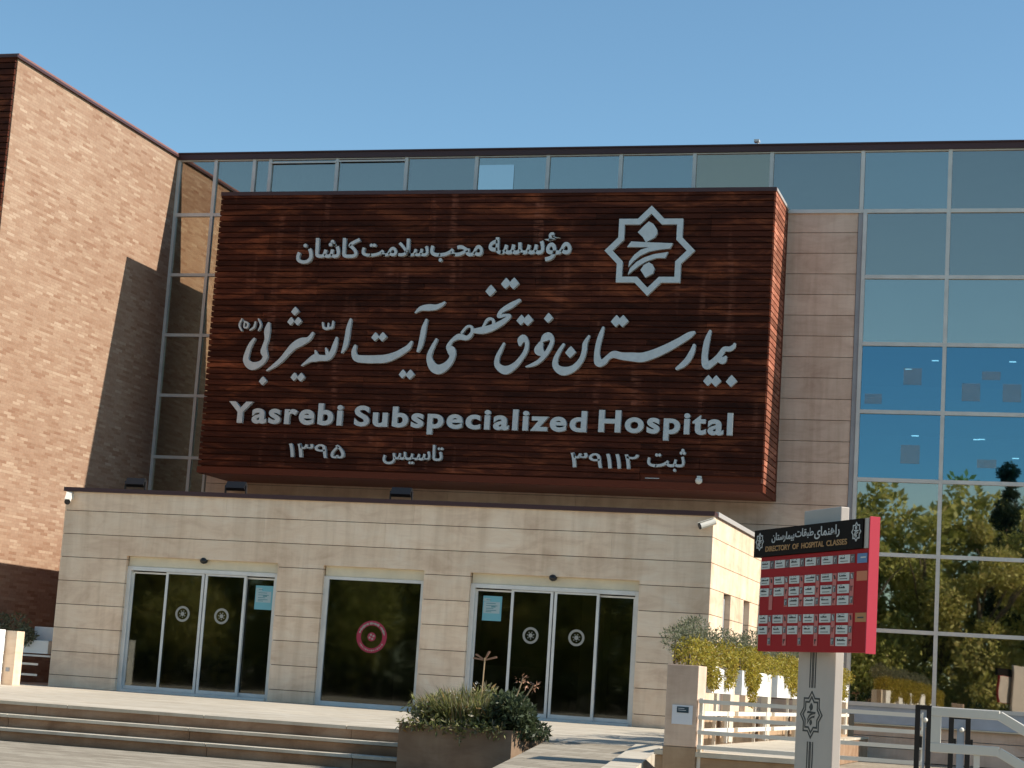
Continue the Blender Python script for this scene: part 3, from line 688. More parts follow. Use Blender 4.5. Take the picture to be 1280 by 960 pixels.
# CCTV cameras
def cctv(base, aim, lab):
    t_ = thing('security_camera', lab, 'camera', base, 'white bullet cameras at the roof edge of the entrance')
    B = Vector(base); A = Vector(aim).normalized()
    a = MB(); a.box(B.x-.05, B.x+.05, B.y-.02, B.y, B.z-.06, B.z+.06); a.tube([B, B+Vector((0,-.12,-.03))], .022); a.build('bracket', M['white'], t_)
    c_ = B+Vector((0,-.14,-.03)); q = MB(); q.tube([c_-A*.12, c_+A*.20], .068, 12); q.build('housing', M['white'], t_)
    h = MB(); h.tube([c_+A*.2005, c_+A*.225], .064, 12); h.build('lens', M['black'], t_)
    v_ = MB(); up = Vector((0,0,.074)); sd = A.cross(Vector((0,0,1))).normalized()*.06
    v_.add([c_-A*.1+up-sd, c_-A*.1+up+sd, c_+A*.26+up+sd, c_+A*.26+up-sd, c_-A*.1+up*1.12-sd, c_-A*.1+up*1.12+sd, c_+A*.26+up*1.12+sd, c_+A*.26+up*1.12-sd],
           [(0,3,2,1),(4,5,6,7),(0,1,5,4),(1,2,6,5),(2,3,7,6),(3,0,4,7)]); v_.build('sunshade', M['white'], t_)
cctv((-21.07, YF-.001, 4.60), (.35,-.8,-.5), 'white security camera at the left end of the entrance roof edge')
cctv((-7.02, YF-.001, 4.60), (-.85,-.45,-.38), 'white security camera at the right corner of the entrance roof edge')
# flood lights on the entrance roof
def flood(x, lab):
    t_ = thing('flood_light', lab, 'flood light', (x,38.35,4.83), 'flood lights on the entrance roof')
    q = MB(); Mx = Matrix.Translation((x,38.35,5.0)) @ Matrix.Rotation(rad(-35),4,'X'); q.obox(Mx,-.22,.22,-.05,.05,-.09,.09); q.build('housing', M['black'], t_)
    q = MB(); q.obox(Mx,-.19,.19,.052,.058,-.07,.07); q.build('lens', M['screen'], t_)
    q = MB(); q.box(x-.25,x-.23,38.32,38.38,4.81,5.02); q.box(x+.23,x+.25,38.32,38.38,4.81,5.02); q.box(x-.25,x+.25,38.30,38.40,4.812,4.83); q.build('bracket', M['black_metal'], t_)
flood(-17.38, 'black flood light on the entrance roof below the left end of the sign box')
flood(-13.63, 'black flood light on the entrance roof below the middle of the sign box')
flood(-19.75, 'black flood light on the entrance roof against the left glazing')

# ================================================================== SIGN BOX
SY = 44.13
sg = thing('sign_box', 'huge dark timber slatted box sign with steel lettering above the entrance', 'sign', (-14,45,5.87))
X0, X1, Z0, Z1 = -21.08, -7.0, 5.87, 13.02
b = MB(); b.box(X0+.06, X1-.06, SY+.07, FY-.01, Z0+.06, Z1-.06); b.build('frame', M['fascia'], sg)
b = MB(); z = Z0+.20; i = 0
while z < Z1-.10:
    x = X0
    cuts = [X0] + sorted(random.sample([X0+1.4*k for k in range(1,10)], 4)) + [X1-.02]
    for a, b_ in zip(cuts[:-1], cuts[1:]):
        if not (a > -9.9 and z < Z0+.3):
            b.box(a, b_-.004, SY+random.uniform(-.004,.004), SY+.055, z, z+.115)
    z += .1445
b.build('cladding', M['slat'], sg)
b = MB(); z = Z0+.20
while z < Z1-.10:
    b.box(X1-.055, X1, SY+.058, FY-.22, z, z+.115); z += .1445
b.build('side_cladding', M['slat_sunlit'], sg)
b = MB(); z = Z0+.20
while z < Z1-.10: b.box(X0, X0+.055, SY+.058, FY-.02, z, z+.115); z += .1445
b.build('side_cladding', M['slat_sunlit'], sg)
b = MB(); b.box(X0-.01, X1+.02, SY-.03, SY+.056, Z1-.095, Z1); b.mi = 1; b.box(X1-.07, X1+.025, SY+.058, FY-.03, Z1-.06, Z1+.01)
b.mi = 0; b.box(X0-.01, X0+.06, SY+.058, FY-.03, Z1-.09, Z1); b.box(X0+.06, X1-.07, SY+.058, FY-.02, Z1-.055, Z1-.02)
b.build('top_flashing', [M['cap'], M['cap_light']], sg)
b = MB(); b.box(X0-.01, X1+.01, SY-.02, SY+.056, Z0, Z0+.16); b.box(X0-.01, X0+.06, SY+.058, FY-.02, Z0, Z0+.16); b.box(X1-.07, X1+.01, SY+.058, FY-.02, Z0, Z0+.16)
b.mi = 1; b.box(X0+.06, X1-.07, SY+.058, FY-.02, Z0, Z0+.055)
b.build('soffit', [M['fascia'], mat('oxide_red_soffit', (.20,.045,.022), .5)], sg)
b = MB(); b.box(X1-.05, X1+.005, FY-.20, FY-.02, Z0+.17, Z1-.10); b.build('rear_trim', M['fascia'], sg)
# small lamps in the dark slot at the lower right of the sign
q = MB(); q.sphere((-8.47, SY-.05, 6.08), .085, 12); q.box(-8.52,-8.42,SY-.04,SY+.06,6.12,6.19); q.build('bulb', M['white'], sg)
q = MB(); q.box(-9.75,-9.42,SY+.03,SY+.055,6.10,6.118); q.build('tube_lamp', M['cap_light'], sg)
LY = SY-.11; LD = .10
# calligraphic line
q = MB()
for i, P in enumerate(STROKES): brush(q, P, LY - .0022*(i % 4), LD)
for i, (x, z, w_) in enumerate(DOTS):
    h_ = w_*.56; q.prism([(x, z+h_), (x+h_*.38, z+h_*.62), (x+h_*.92, z), (x+h_*.30, z-h_*.66), (x-h_*.08, z-h_), (x-h_*.5, z-h_*.6), (x-h_*.92, z-.02), (x-h_*.4, z+h_*.6)], LY-.010-.001*(i % 3), LY+LD)
q.build('calligraphy_lettering', M['letter'], sg)
q = MB(); emblem(q, -9.91, 11.483, 1.09, LY, LD); q.build('star_emblem', M['letter'], sg)
def word(name, body, x0, x1, z0, z1, bold):
    q = MB(); add_text(q, body, x0, x1, z0, z1, LY, LD, bold, None, 1.16 if name == 'english_word' else 1.0); q.build(name, M['letter'], sg)
word('foundation_word', shape('مؤسسه'), -13.88, -11.82, 11.22, 11.93, .022)
word('foundation_word', shape('محب'), -15.36, -14.02, 11.20, 11.62, .022)
word('foundation_word', shape('سلامت'), -17.14, -15.40, 11.33, 11.78, .022)
word('foundation_word', shape('کاشان'), -18.86, -17.20, 11.15, 11.80, .022)
word('english_word', 'Yasrebi', -20.33, -17.31, 7.12, 7.66, .033)
word('english_word', 'Subspecialized', -17.0, -11.19, 6.97, 7.63, .033)
word('english_word', 'Hospital', -10.90, -7.74, 6.98, 7.66, .033)
word('year_numerals', '۱۳۹۵', -18.65, -17.19, 6.32, 6.67, .008)
word('registration_word', shape('تاسیس'), -16.19, -14.68, 6.22, 6.72, .014)
word('year_numerals', '۳۹۱۱۲', -11.53, -9.90, 6.29, 6.65, .008)
word('registration_word', shape('ثبت'), -9.69, -8.80, 6.26, 6.80, .014)

# ================================================================== DIRECTORY SIGN
ang = rad(-35); dv = Vector((math.sin(ang), math.cos(ang), 0)); nv = Vector((dv.y, -dv.x, 0))   # dv: away along the board, nv: towards its sunlit back
def frame_at(P):  # local x: along the board from far end to near end, local y: into the board, local z: up
    X = -dv; Yv = nv; return Matrix(((X.x,Yv.x,0,P[0]),(X.y,Yv.y,0,P[1]),(0,0,1,P[2]),(0,0,0,1)))
BM = frame_at((-1.852, 18.0, 1.245)); PM = frame_at((-2.161*1.031, 18.3*1.031, 1.245)) @ Matrix.Scale(1.031, 4)
ds = thing('directory_sign', 'red hospital directory board with black header on a grey stone pylon', 'sign', (-2.3,18.5,0))
b = MB(); b.obox(PM, -.733, 0, .0, .09, -1.203, 1.81); b.build('pylon', M['pole'], ds, bevel=.008)
b = MB(); b.obox(BM, -2.215, 0, 0, .088, .465, 1.41); b.mi = 1; b.obox(BM, .001, .012, -.012, .092, .455, 1.70)
b.mi = 0; b.obox(BM, -.075, 0, .02, .088, 1.412, 1.69)
b.mi = 2; b.obox(BM, -2.20, -.01, .089, .093, .475, 1.40)
b.build('panel', [M['red'], M['red_edge_sunlit'], M['pole']], ds, bevel=.004)
b = MB(); b.obox(BM, -2.34, -.088, -.03, .088, 1.412, 1.687); b.build('header', M['header'], ds, bevel=.004)
b = MB(); b.obox(BM, -.086, -.008, -.012, .018, 1.412, 1.687); b.build('header_end', M['pole'], ds)
def bword(name, body, x0, x1, z0, z1, bold, m):
    b = MB(); add_text(b, body, x0, x1, z0, z1, -.036, .004, bold, BM); b.build(name, m, ds)
bword('title_word', shape('راهنمای'), -1.02, -.52, 1.535, 1.655, .012, M['silver'])
bword('title_word', shape('طبقات'), -1.42, -1.04, 1.555, 1.655, .012, M['silver'])
bword('title_word', shape('بیمارستان'), -1.93, -1.44, 1.54, 1.64, .012, M['silver'])
for w_, u0, u1 in (('DIRECTORY',-2.06,-1.52),('OF',-1.47,-1.34),('HOSPITAL',-1.28,-.82),('CLASSES',-.77,-.37)):
    bword('subtitle_word', w_, u0, u1, 1.458, 1.512, .02, M['gold'])
b = MB(); emblem(b, -.20, 1.567, .092, -.036, .004, BM); b.build('header_emblem', M['silver'], ds)
b = MB(); emblem(b, -2.20, 1.565, .092, -.036, .004, BM); b.build('header_emblem', M['silver'], ds)
colsU = [(.352,.574),(.687,.911),(1.023,1.243),(1.355,1.568),(1.676,1.896),(2.008,2.208)]
rows = {1:(1.288,1.366), 2:(1.126,1.201), 3:(1.010,1.092), 4:(.902,.986), 5:(.742,.823), 6:(.633,.713), 7:(.522,.604)}
have = {1:6, 2:6, 3:6, 4:4, 5:6, 6:6, 7:1}
tl = MB(); ik = MB(); stp = MB(); nt_ = MB(); dg = MB()
for rr, (z0, z1) in rows.items():
    for k in range(have[rr]):
        a, b_ = colsU[k]
        o = MB(); o.obox(BM, -b_, -a, -.006, -.0005, z0, z1); ik = o; o.mi = 1
        n = random.randint(5,7); x = -b_+.03; zc = z1-.028
        for j in range(n):
            w_ = random.uniform(.012,.03); hh = random.uniform(.008,.02)
            ik.obox(BM, x, x+w_, -.008, -.0065, zc-.008, zc-.008+hh)
            if random.random() < .5: ik.obox(BM, x+w_*.3, x+w_*.3+.008, -.008, -.0065, zc+.017, zc+.024)
            x += w_ + random.uniform(-.002,.006)
            if x > -a-.03: break
        ik.obox(BM, -b_+.04, -a-.04, -.008, -.0065, z0+.016, z0+.022)
        o.build('name_tile', [M['tile'], M['ink']], ds)
for k, (a, b_) in enumerate(colsU):
    s1 = a-.012; s0 = (colsU[k-1][1]+.012) if k else .262
    s0 = max(s0, s1-.075)
    o = MB(); o.obox(BM, -s1, -s0, -.005, -.0005, 1.288, 1.366); o.build('number_tile', M['numtile'], ds)
    for zz0, zz1 in ((.902 if k < 5 else .875, 1.20), (.522, .823)):
        o = MB(); o.obox(BM, -s1, -s0, -.005, -.0005, zz0, zz1); o.build('number_strip', M['strip'], ds)
    for rr in range(1, 8):
        z0, z1 = rows[rr]
        if rr > 1 and have[rr] < k and rr != 7: continue
        dg = MB(); dk = rr > 1 and (rr+k) % 2 == 0
        if dk: dg.mi = 1; dg.obox(BM, -s1+.008, -s0-.008, -.0065, -.0055, z0+.012, z1-.006); dg.mi = 0
        add_text(dg, {1:'۲',2:'۱',3:'۲',4:'۳',5:'۱',6:'۲',7:'۳'}[rr], -s1+.018, -s0-.018, z0+.018, z1-.016, -.009, .002, .01, BM)
        dg.build('numeral', [M['silver'] if dk or rr == 1 else M['ink'], M['numtile']], ds)
b = MB(); b.obox(BM, -.214, -.03, -.006, -.0005, 1.28, 1.368); b.mi = 1; b.obox(BM, -.15, -.05, -.008, -.0065, 1.325, 1.337); b.build('floor_tile', [M['blue'], M['tile']], ds)
b = MB(); b.obox(BM, -.214, -.018, -.006, -.0005, 1.118, 1.206); b.build('floor_tile', M['orange'], ds)
b = MB(); b.obox(BM, -.214, -.012, -.006, -.0005, .742, .825); b.mi = 1; b.obox(BM, -.17, -.06, -.008, -.0065, .775, .788); b.build('floor_tile', [M['bronze_tile'], M['ink']], ds)
# emblem and double stripe on the pylon
b = MB(); emblem(b, -.425, -.125, .225, -.003, .002, PM, .90, glyph=0); emblem(b, -.425,-.125,.178,-.003,.002,PM,.86, glyph=0); emblem(b, -.425,-.125,.20,-.003,.002,PM,.0,glyph=.85,star=False)
for s_ in (-.052,-.012,.012,.052):
    w_ = .009 if abs(s_) > .03 else .007
    b.obox(PM, -.425+s_-w_, -.425+s_+w_, -.003, -.001, .125, .465); b.obox(PM, -.425+s_-w_, -.425+s_+w_, -.003, -.001, -1.2, -.375)
b.build('pylon_emblem', M['ink'], ds)

# ================================================================== PLANTER AT THE STEPS
pl = thing('stone_planter', 'low brown stone planter at the end of the steps beside the ramp', 'planter', (-7.4,24.4,0))
poly = [(-8.30,23.9),(-6.80,23.9),(-6.65,24.96),(-8.30,24.96)]
inn = [(-8.20,24.0),(-6.88,24.0),(-6.76,24.88),(-8.20,24.88)]
b = MB(); b.slab(poly, 0.0, .30)
for k in range(4):
    a, c_, d_, e_ = poly[k], poly[(k+1)%4], inn[(k+1)%4], inn[k]
    b.slab([a,c_,d_,e_], .3005, .64)
b.build('box', [M['planter_stone'], M['joint']], pl)
b = MB(); b.slab([(-8.19,24.01),(-6.89,24.01),(-6.77,24.87),(-8.19,24.87)], .31, .60); b.build('soil', M['soil'], pl)
def blade_bush(mb, cx, cy, z, rx, ry, n, h0, h1, wdt=.012, lean=.5):
    for _ in range(n):
        a = random.uniform(0, 2*math.pi); rr = random.random()**.5
        b0 = Vector((cx+rx*rr*math.cos(a)*.8, cy+ry*rr*math.sin(a)*.8, z))
        out = Vector((math.cos(a), math.sin(a), 0))*lean*rr + Vector((random.gauss(0,.2), random.gauss(0,.2), 0))
        h = random.uniform(h0, h1)*(1.0-.35*rr)
        side = Vector((random.gauss(0,1), random.gauss(0,1), 0)).normalized()*wdt*random.uniform(.6,1.4)
        p1 = b0 + Vector((0,0,h*.55)) + out*h*.4; p2 = b0 + Vector((0,0,h*.9)) + out*h*.9
        mb.add([b0-side, b0+side, p1+side, p1-side, p2], [(0,1,2,3),(3,2,4)])
bush = thing('flowering_bush', 'grassy green and bronze bush with pale tips filling the stone planter', 'bush', (-7.6,24.4,.6))
b = MB()
for _ in range(26):
    cx = random.uniform(-8.2,-7.1); top = .42 - .35*abs(cx+7.45)
    leaves(b, (cx, random.uniform(24.05,24.8), .66+random.uniform(0,top)), (.22,.2,.16), 130, .085, 3.5, 0, .3, .6)
blade_bush(b, -7.55, 24.4, .60, .62, .42, 2200, .36, .74, .009, .55)
for _ in range(160):   # trailing bits over the edge
    x = random.uniform(-8.3,-6.9); leaves(b, (x, 23.88, .62+random.uniform(-.03,.06)), (.06,.05,.05), 4, .07, 3)
leaves(b, (-7.48,23.86,.52), (.05,.03,.09), 40, .06, 3)
b.mi = 1
for _ in range(45):
    x = random.uniform(-8.35,-6.9); z = .78+.40*math.exp(-((x+7.4)/.5)**2)+random.uniform(-.1,.06)
    leaves(b, (x, random.uniform(24.0,24.6), z), (.03,.03,.03), 2, .03, 2)
b.mi = 0; b.build('foliage', [M['leaf_bush'], M['sticker']], bush)
b = MB()
for k, (x, yy, h, lx) in enumerate(((-7.36,24.3,.93,.02),(-7.0,24.4,.62,.30),(-7.05,24.5,.70,.18))):
    b.tube([(x,yy,.6),(x+lx*.4,yy,.6+h*.5),(x+lx,yy,.6+h)], .009, 6)
b.build('stalk', M['straw'], bush)
b = MB(); c_ = Vector((-7.34,24.3,1.50))
for a in (-78,-52,20,70):
    for rr in (0,1):
        t_ = rad(a); p1 = c_+Vector((math.sin(t_)*.16, rr*.05, math.cos(t_)*.12)); sd = Vector((math.cos(t_),0,-math.sin(t_)))*.018
        b.add([c_-sd*.5, c_+sd*.5, p1+sd*.2, p1-sd], [(0,1,2,3)])
leaves(b, (-6.72,24.4,1.20), (.10,.05,.06), 40, .06, 4); leaves(b, (-6.88,24.5,1.28), (.08,.05,.05), 30, .05, 4)
b.build('flower', M['pinkleaf'], bush)
db = MB()
for _ in range(22):
    cx = random.uniform(-7.1,-6.72); top = .36*(1-max(0,(cx+6.9))/.75)
    leaves(db, (cx, random.uniform(24.0,24.8), .66+random.uniform(0,max(.05,top))), (.17,.2,.13), 190, .075, 2.6, 0, .3, .3)
leaves(db, (-6.62,24.4,.64), (.16,.25,.10), 380, .07, 2.6, .4)
tag(db.build('shaded_shrub', M['leaf_shadebush']), 'dense shrub with shade painted as dark green leaves, spilling over the right end of the stone planter', 'shrub')  # dark leaves stand in for the bush's shaded right half

# ================================================================== RIGHT PIER, RAILINGS, TROUGHS
pr = thing('gate_pier', 'square stone pier with a white notice, between ramp and white railing', 'pier', (-4.3,22.2,0))
b = MB(); b.box(-4.48,-4.118,22.0,22.5,.65,1.56); b.build('shaft', M['stone_facade'], pr, bevel=.006)
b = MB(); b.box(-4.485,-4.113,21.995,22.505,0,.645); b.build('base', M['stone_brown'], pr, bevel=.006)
b = MB(); b.box(-4.40,-4.165,21.99,21.998,.895,1.11); b.mi = 1; b.box(-4.345,-4.21,21.986,21.9895,1.025,1.092); b.mi = 2; b.box(-4.33,-4.26,21.984,21.9855,1.07,1.075); b.box(-4.33,-4.24,21.984,21.9855,1.05,1.055)
tag(b.build('notice_plate', [M['paper'], M['screen'], M['paper']]), 'white notice with a small dark screen on the front of the stone pier', 'notice')

rl = thing('white_railing', 'long white railing of four flat bars running right from the stone pier', 'railing', (-2.8,22,.6))
for z in (1.165,.985,.82,.655):
    b = MB(); b.box(-4.10,-1.60,21.99,22.03,z-.022,z+.022); b.build('rail', M['white'], rl)
for x in (-4.08,-1.62):
    b = MB(); b.box(x-.02,x+.02,22.032,22.07,.60 if x > -4 else 0.0,1.20); b.build('post', M['white'], rl)
def trough(y0, y1, lab):
    t_ = thing('flower_trough', lab, 'flower trough', (-4.8,(y0+y1)/2,1.27), 'white flower troughs on the side railing')
    q = MB(); q.box(-5.02,-4.66,y0,y1,1.27,1.30); q.box(-5.02,-4.98,y0,y1,1.301,1.62); q.box(-4.70,-4.66,y0,y1,1.301,1.62); q.box(-4.979,-4.701,y0,y0+.04,1.301,1.62); q.box(-4.979,-4.701,y1-.04,y1,1.301,1.62)
    q.build('box', M['white_stone'], t_); q = MB(); q.box(-4.978,-4.702,y0+.042,y1-.042,1.302,1.585); q.build('soil', M['soil'], t_)
    for yy in (y0+.3, y1-.3): q = MB(); q.box(-4.86,-4.82,yy-.02,yy+.02,PZ,1.268); q.build('leg', M['white'], t_)
ys = [(25.9,27.5),(28.3,31.0),(31.8,34.6),(35.4,38.2),(39.0,42.0)]
words = ['nearest the stone pier','between the first and second cream posts','between the second and third cream posts','beside the front corner of the entrance block','deepest in the row, beside the narrow side windows']
for (y0, y1), w_ in zip(ys, words): trough(y0, y1, 'white box flower trough '+w_)
posts = [27.9, 31.4, 35.0, 38.6, 42.4]
pw = ['nearest cream stone post of the side railing','second cream stone post of the side railing behind the pier','third cream stone post of the side railing','fourth cream stone post of the side railing','cream stone post of the side railing deepest beside the entrance block']
for yy, l_ in zip(posts, pw):
    q = MB(); q.box(-4.83,-4.72,yy-.16,yy+.16,.60,1.62); tag(q.build('railing_post', M['cream_post'], bevel=.005), l_, 'post', 'cream posts of the side railing')
prev = 23.6
for k, yy in enumerate(posts):
    t_ = thing('side_rail', 'white two bar rail section '+['from the pier to the nearest cream post','between the nearest and second cream posts','between the second and third cream posts','between the third and fourth cream posts','between the two deepest cream posts'][k], 'railing', (-4.77,(prev+yy)/2,.6), 'white rail sections between the cream posts')
    for z in (1.0,.775):
        q = MB(); q.box(-4.69,-4.65,prev+.03,yy-.17,z-.03,z+.03); q.build('rail', M['white'], t_)
    q = MB(); q.box(-4.69,-4.65,yy-.75,yy-.70,.60,z+.26); q.build('post', M['white'], t_)
    prev = yy+.13
q = MB(); y = 23.0
y = 25.2
while y < 45.0: q.box(-4.98,-4.90,y,y+1.19,PZ,1.02); y += 1.2
tag(q.build('low_wall', M['stone_brown']), 'low ochre stone wall running back under the white flower troughs', 'wall')

def shrub(name, lab, mname, clumps, n, size, group, aspect=2.4, droop=0.0, cat='shrub'):
    t_ = thing(name, lab, cat, clumps[0][0], group)
    q = MB()
    for c_, r_ in clumps: leaves(q, c_, r_, n, size, aspect, droop, .45)
    q.build('foliage', M[mname], t_)
    q = MB(); c0 = Vector(clumps[0][0])
    for c_, r_ in clumps:
        q.tube([(c0.x, c0.y, 1.62), (.5*(c0.x+c_[0]), .5*(c0.y+c_[1]), .5*(1.62+c_[2])), c_], [.02,.012,.006], 5)
    q.build('stem', M['bark'], t_)
where = ['in the trough nearest the stone pier','in the trough between the first two cream posts','in the trough behind the second cream post','in the trough at the front corner of the entrance block','in the trough deepest beside the side windows']
for k, (y0, y1) in enumerate(ys):
    cl = []
    if k == 0: y0 = 24.6
    for j in range(7):
        yy = y0+(y1-y0)*(j+.5)/7+random.uniform(-.1,.1)
        cl.append(((-4.80+random.uniform(-.05,.1), yy, 1.74+random.uniform(-.03,.08)), (.24,.30,.19)))
    for j in range(4):
        yy = random.uniform(y0+.2,y1-.1); cl.append(((-4.62, yy, 1.60+random.uniform(-.16,.02)), (.10,.18,.16)))
    if k == 1: cl.append(((-4.60, y0+.6, 1.32), (.06,.14,.22)))
    shrub('golden_juniper', 'yellow green juniper '+where[k], 'leaf_yellow', cl, 620, .046, 'yellow green junipers in the white troughs', 2.6, .3)
    cl = []
    for j in range(6):
        yy = y0+(y1-y0)*(j+.3)/6+random.uniform(-.2,.2)
        cl.append(((-4.92+random.uniform(-.08,.05), yy, 2.0+random.uniform(-.08,.14)), (.2,.28,.16)))
    shrub('olive_shrub', 'loose grey green shrub '+where[k], 'leaf_olive', cl, 480, .044, 'grey green shrubs in the white troughs', 3.0, -.4)

# black gate posts and white handrail at the right edge
def gate(xa, xb, yy, zt, lab):
    t_ = thing('steel_gate', lab, 'gate', ((xa+xb)/2,yy,0), 'black steel gates at the right')
    for x in (xa, xb):
        q = MB(); q.box(x-.022,x+.022,yy-.02,yy+.02,0,zt); 
        q.build('post', M['black_metal'], t_)
        for z in (.95,.55,.25):
            h_ = MB(); h_.box(x+.023,x+.045,yy-.015,yy+.015,z-.05,z+.05); h_.build('hinge', M['black_metal'], t_)
    q = MB(); q.box(xa+.0225,xb-.0225,yy-.018,yy+.018,zt-.04,zt); q.build('top_bar', M['black_metal'], t_)
    q = MB(); q.box(xa+.05,xb-.03,yy-.004,yy+.004,.2,zt-.06); q.build('panel', M['sill'], t_)
    q = MB(); q.sphere(((xa+xb)/2+.02,yy-.03,zt-.13),.022,10); q.build('glint', M['white'], t_)  # white bead standing in for a glint on the grey panel
gate(-1.375,-1.275,18.0,1.275,'black steel gate frame left of the white handrail end')
gate(-1.08,-.935,18.0,1.21,'black steel gate frame seen through the white handrail')
hr = thing('handrail', 'thick white tubular handrail sloping down at the right edge', 'handrail', (-.8,16,0))
R_ = .037
def sq(mb, a, b_, y0=15.96, y1=16.04):
    a = Vector((a[0],0,a[1])); b_ = Vector((b_[0],0,b_[1])); d_ = (b_-a).normalized(); n_ = Vector((-d_.z,0,d_.x))*R_
    mb.prism([((a+n_).x,(a+n_).z),((b_+n_).x,(b_+n_).z),((b_-n_).x,(b_-n_).z),((a-n_).x,(a-n_).z)], y0, y1)
q = MB(); sq(q,(-1.115,1.228),(-.59,1.228)); q.build('top_rail', M['white'], hr, bevel=.006)
q = MB(); sq(q,(-.595,1.226),(.20,.80),15.962,16.038); q.build('top_rail', M['white'], hr, bevel=.006)
q = MB(); sq(q,(-1.115,.948),(-.59,.948)); q.build('lower_rail', M['white'], hr, bevel=.006)
q = MB(); sq(q,(-.595,.946),(.20,.52),15.962,16.038); q.build('lower_rail', M['white'], hr, bevel=.006)
q = MB(); q.box(-1.115,-1.041,15.964,16.036,.985,1.191); q.build('end_upright', M['white'], hr)
for x in (-.759,.0):
    q = MB(); q.box(x-.022,x+.022,15.975,16.025,0,.91 if x < -.5 else .60); q.build('post', M['white'], hr)

# ================================================================== LEFT PIERS AND TROUGH
q = MB(); q.box(-21.16,-20.90,36.0,36.3,PZ,1.625)
t_ = thing('stone_pier', 'square beige pier on the platform beside the left corner of the entrance block', 'pier', (-21.03,36.1,PZ)); q.build('shaft', M['stone'], t_, bevel=.006)
q = MB(); q.box(-21.08,-21.0,35.985,35.998,.80,.88); q.build('socket', M['jamb'], t_)
q = MB(); q.box(-20.9,-20.35,31.5,31.9,PZ,1.58); 
q = MB(); q.box(-21.6,-21.14,34.6,35.95,PZ,1.64); tag(q.build('sunlit_white_pier', M['white_stone'], bevel=.006), 'pier with its sunlit side painted white, cut by the left edge of the picture', 'pier')  # white material stands in for sunlight on the pier's side
t_ = thing('flower_trough', 'white flower trough in the shade left of the entrance block', 'flower trough', (-22.2,38.2,1.2))
q = MB(); q.box(-23.2,-21.4,38.2,38.5,1.2,1.48); q.box(-21.95,-21.42,38.52,38.8,1.2,1.78); q.build('box', M['white_stone'], t_)
q = MB(); q.box(-23.2,-21.3,38.15,38.2,1.13,1.17); q.build('shelf', M['white'], t_)
t_ = thing('side_rail', 'white rails in the dark gap between brick wing and entrance block', 'railing', (-22,37.6,PZ))
for z in (.97,.745):
    q = MB(); q.box(-23.3,-21.25,37.55,37.59,z-.022,z+.022); q.build('rail', M['white'], t_)
shrub('green_shrub', 'rounded green shrub in the shaded trough left of the entrance block', 'leaf_olive', [((-22.3,38.3,1.75),(.35,.3,.28)),((-22.8,38.3,1.8),(.35,.3,.25)),((-21.95,38.2,1.55),(.22,.2,.2))], 500, .08, None)

# ================================================================== TREES ACROSS THE FORECOURT (behind the camera, mirrored in the glazing)
def tree(x, yy, h, rx, mname, lab, n=2600, size=.34, name='broadleaf_tree', conic=False):
    t_ = thing(name, lab, 'tree', (x,yy,0), 'trees across the forecourt mirrored in the glass')
    q = MB(); q.tube([(x,yy,0),(x+.1,yy,h*.35),(x-.1,yy+.1,h*.75)], [.22,.16,.05], 8)
    for k in range(6):
        a = random.uniform(0,6.28); z0 = h*random.uniform(.25,.5); q.tube([(x,yy,z0),(x+math.cos(a)*rx*.5,yy+math.sin(a)*rx*.5,z0+h*.2),(x+math.cos(a)*rx*.8,yy+math.sin(a)*rx*.8,z0+h*.28)], [.09,.05,.02], 5)
    q.build('trunk', M['bark'], t_)
    q = MB()
    for k in range(26):
        u = random.random(); z = h*(.08+.84*u)
        wd = rx*(1.05-u)*.8 if conic else rx*(.55+.45*math.sin(math.pi*min(1,u*.9+.1)))
        a = random.uniform(0,6.28); rr = wd*random.uniform(.2,.75); cr = (.35+.4*random.random())*(rx*.55)*(1.15-u*.6)
        leaves(q, (x+math.cos(a)*rr, yy+math.sin(a)*rr, z), (cr*1.35,cr*1.35,cr*1.1), n//26, size, 1.8, 0, .5)
    q.build('crown', M[mname], t_)
tl_ = [(-47,-13,11,3.6),(-42,-10,12,3.4),(-37,-14,12.5,3.8),(-32,-11,11.5,3.3),(-27.5,-15,12.6,3.6),(-23,-12,12,3.4),(-18.5,-10,11.8,3.2),(-14.6,-14,12.4,3.4),(-11.2,-11,12.2,3.2),(-8,-13,12.0,3.2),(-4.8,-11,12.3,3.2),(-1.6,-14,12.2,3.4),(1.8,-11,12.4,3.2),(5.5,-13,12,3.4),(9.5,-12,12.6,3.5)]
for i, (x, yy, h, rx) in enumerate(tl_):
    tree(x, yy, h+.2*math.sin(i*3), rx, ['leaf_tree','leaf_olive_tree','leaf_tree'][i % 3], 'broad olive green tree, number %s from the left in the row facing the entrance' % ['one','two','three','four','five','six','seven','eight','nine','ten','eleven','twelve','thirteen','fourteen','fifteen'][i], 15000, .23)
for x, yy, h, l_ in ((-3.6,-17,15.4,'tall dark conifer rising over the row by the right glazing'),(-1.9,-18,14.6,'slim dark conifer beside the tallest conifer')):
    tree(x, yy, h, 2.3, 'leaf_dark', l_, 12000, .20, 'conifer_tree', True)
wd = MB()
for k in range(60):
    for z in (1.5,4.2,6.8,9.4,11.8): leaves(wd, (-62+k*1.5, -24+1.2*math.sin(k*2.3), z+.9*math.sin(k*1.9)), (1.4,1.2,2.1), 480, .42, 1.6)
wd = wd.build('wood', M['leaf_tree']); wd['label'] = 'dense green wood beyond the tree row across the forecourt'; wd['category'] = 'wood'; wd['kind'] = 'stuff'
hd = MB(); 
for k in range(120): leaves(hd, (-50+k*.54, -8+.2*math.sin(k*2.1), .8+.2*math.sin(k*1.7)), (.6,.45,.95), 260, .17, 1.8)
hd = hd.build('hedge', M['leaf_dark']); tag(hd, 'long dark clipped hedge below the trees facing the entrance', 'hedge')

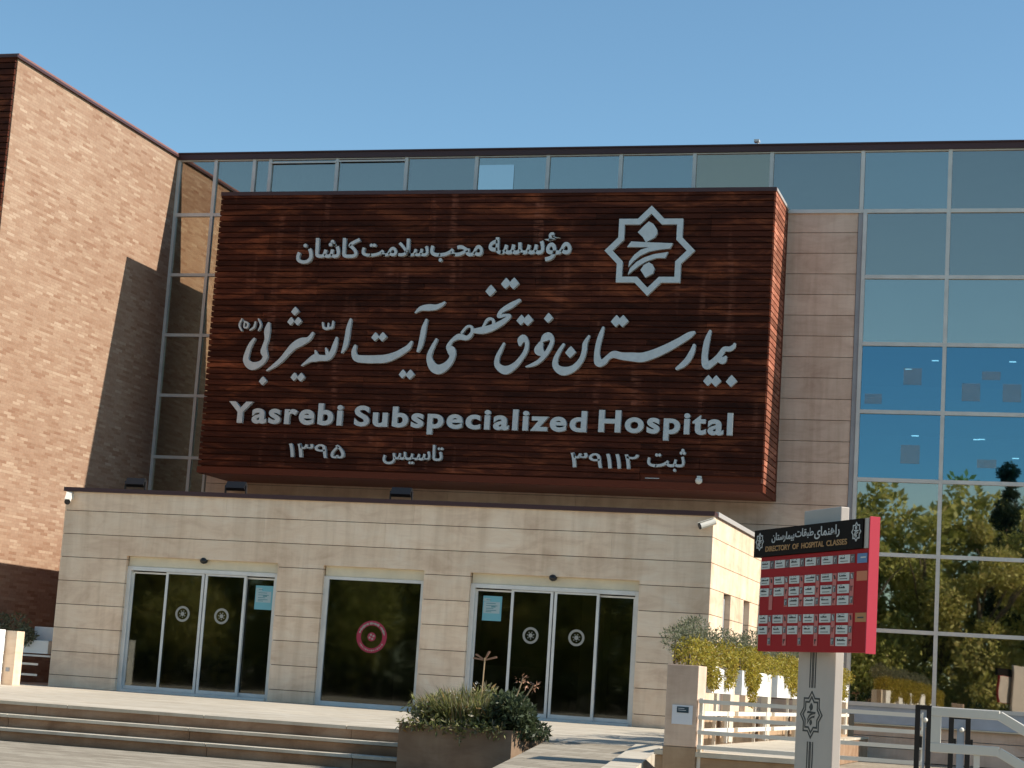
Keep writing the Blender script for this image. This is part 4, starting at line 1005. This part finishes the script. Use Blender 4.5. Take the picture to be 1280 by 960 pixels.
# ================================================================== LIGHT, SKY, CAMERA
sunv = Vector((1.0, .131, .7535)).normalized()
sl = bpy.data.lights.new('sun', 'SUN'); sl.energy = SUN; sl.angle = rad(.53); sl.color = (1,.93,.82)
so = bpy.data.objects.new('sun', sl); C.objects.link(so); so.rotation_euler = (-sunv).to_track_quat('-Z','Y').to_euler()
W_ = bpy.data.worlds.new('World'); S.world = W_; W_.use_nodes = True
nt = W_.node_tree; bg = nt.nodes['Background']; sk = nt.nodes.new('ShaderNodeTexSky'); sk.sky_type = 'NISHITA'; sk.sun_disc = False
sk.sun_elevation = math.asin(sunv.z); sk.sun_rotation = math.atan2(sunv.x, sunv.y); sk.altitude = 950; sk.air_density = AIR; sk.dust_density = DUST; sk.ozone_density = OZONE
tint = nt.nodes.new('ShaderNodeMix'); tint.data_type = 'RGBA'; tint.blend_type = 'MULTIPLY'; tint.inputs[0].default_value = 1; tint.inputs[7].default_value = (.82,1.0,.965,1)
nt.links.new(sk.outputs[0], tint.inputs[6]); nt.links.new(tint.outputs[2], bg.inputs[0]); bg.inputs[1].default_value = SKY
cam = bpy.data.cameras.new('camera'); cam.sensor_width = 36; cam.lens = 36*2442.234/1280; cam.clip_end = 2000; cam.clip_start = .1
co = bpy.data.objects.new('camera', cam); C.objects.link(co)
yaw, pit, rol = CAMROT
cy, sy, cp, sp, cr, sr = math.cos(yaw), math.sin(yaw), math.cos(pit), math.sin(pit), math.cos(rol), math.sin(rol)
fwd = Vector((sy*cp, cy*cp, sp)); rt = Vector((cy,-sy,0)); up = rt.cross(fwd)
r_ = rt*cr + up*sr; u_ = up*cr - rt*sr
co.matrix_world = Matrix(((r_.x,u_.x,-fwd.x,0),(r_.y,u_.y,-fwd.y,0),(r_.z,u_.z,-fwd.z,1.245),(0,0,0,1)))
S.camera = co
S.view_settings.view_transform = 'Standard'; S.view_settings.look = 'None'; S.view_settings.gamma = 1; S.view_settings.exposure = EXPO
S.cycles.max_bounces = 8; S.cycles.transparent_max_bounces = 12; S.cycles.caustics_reflective = False; S.cycles.caustics_refractive = False
S.cycles.use_denoising = True
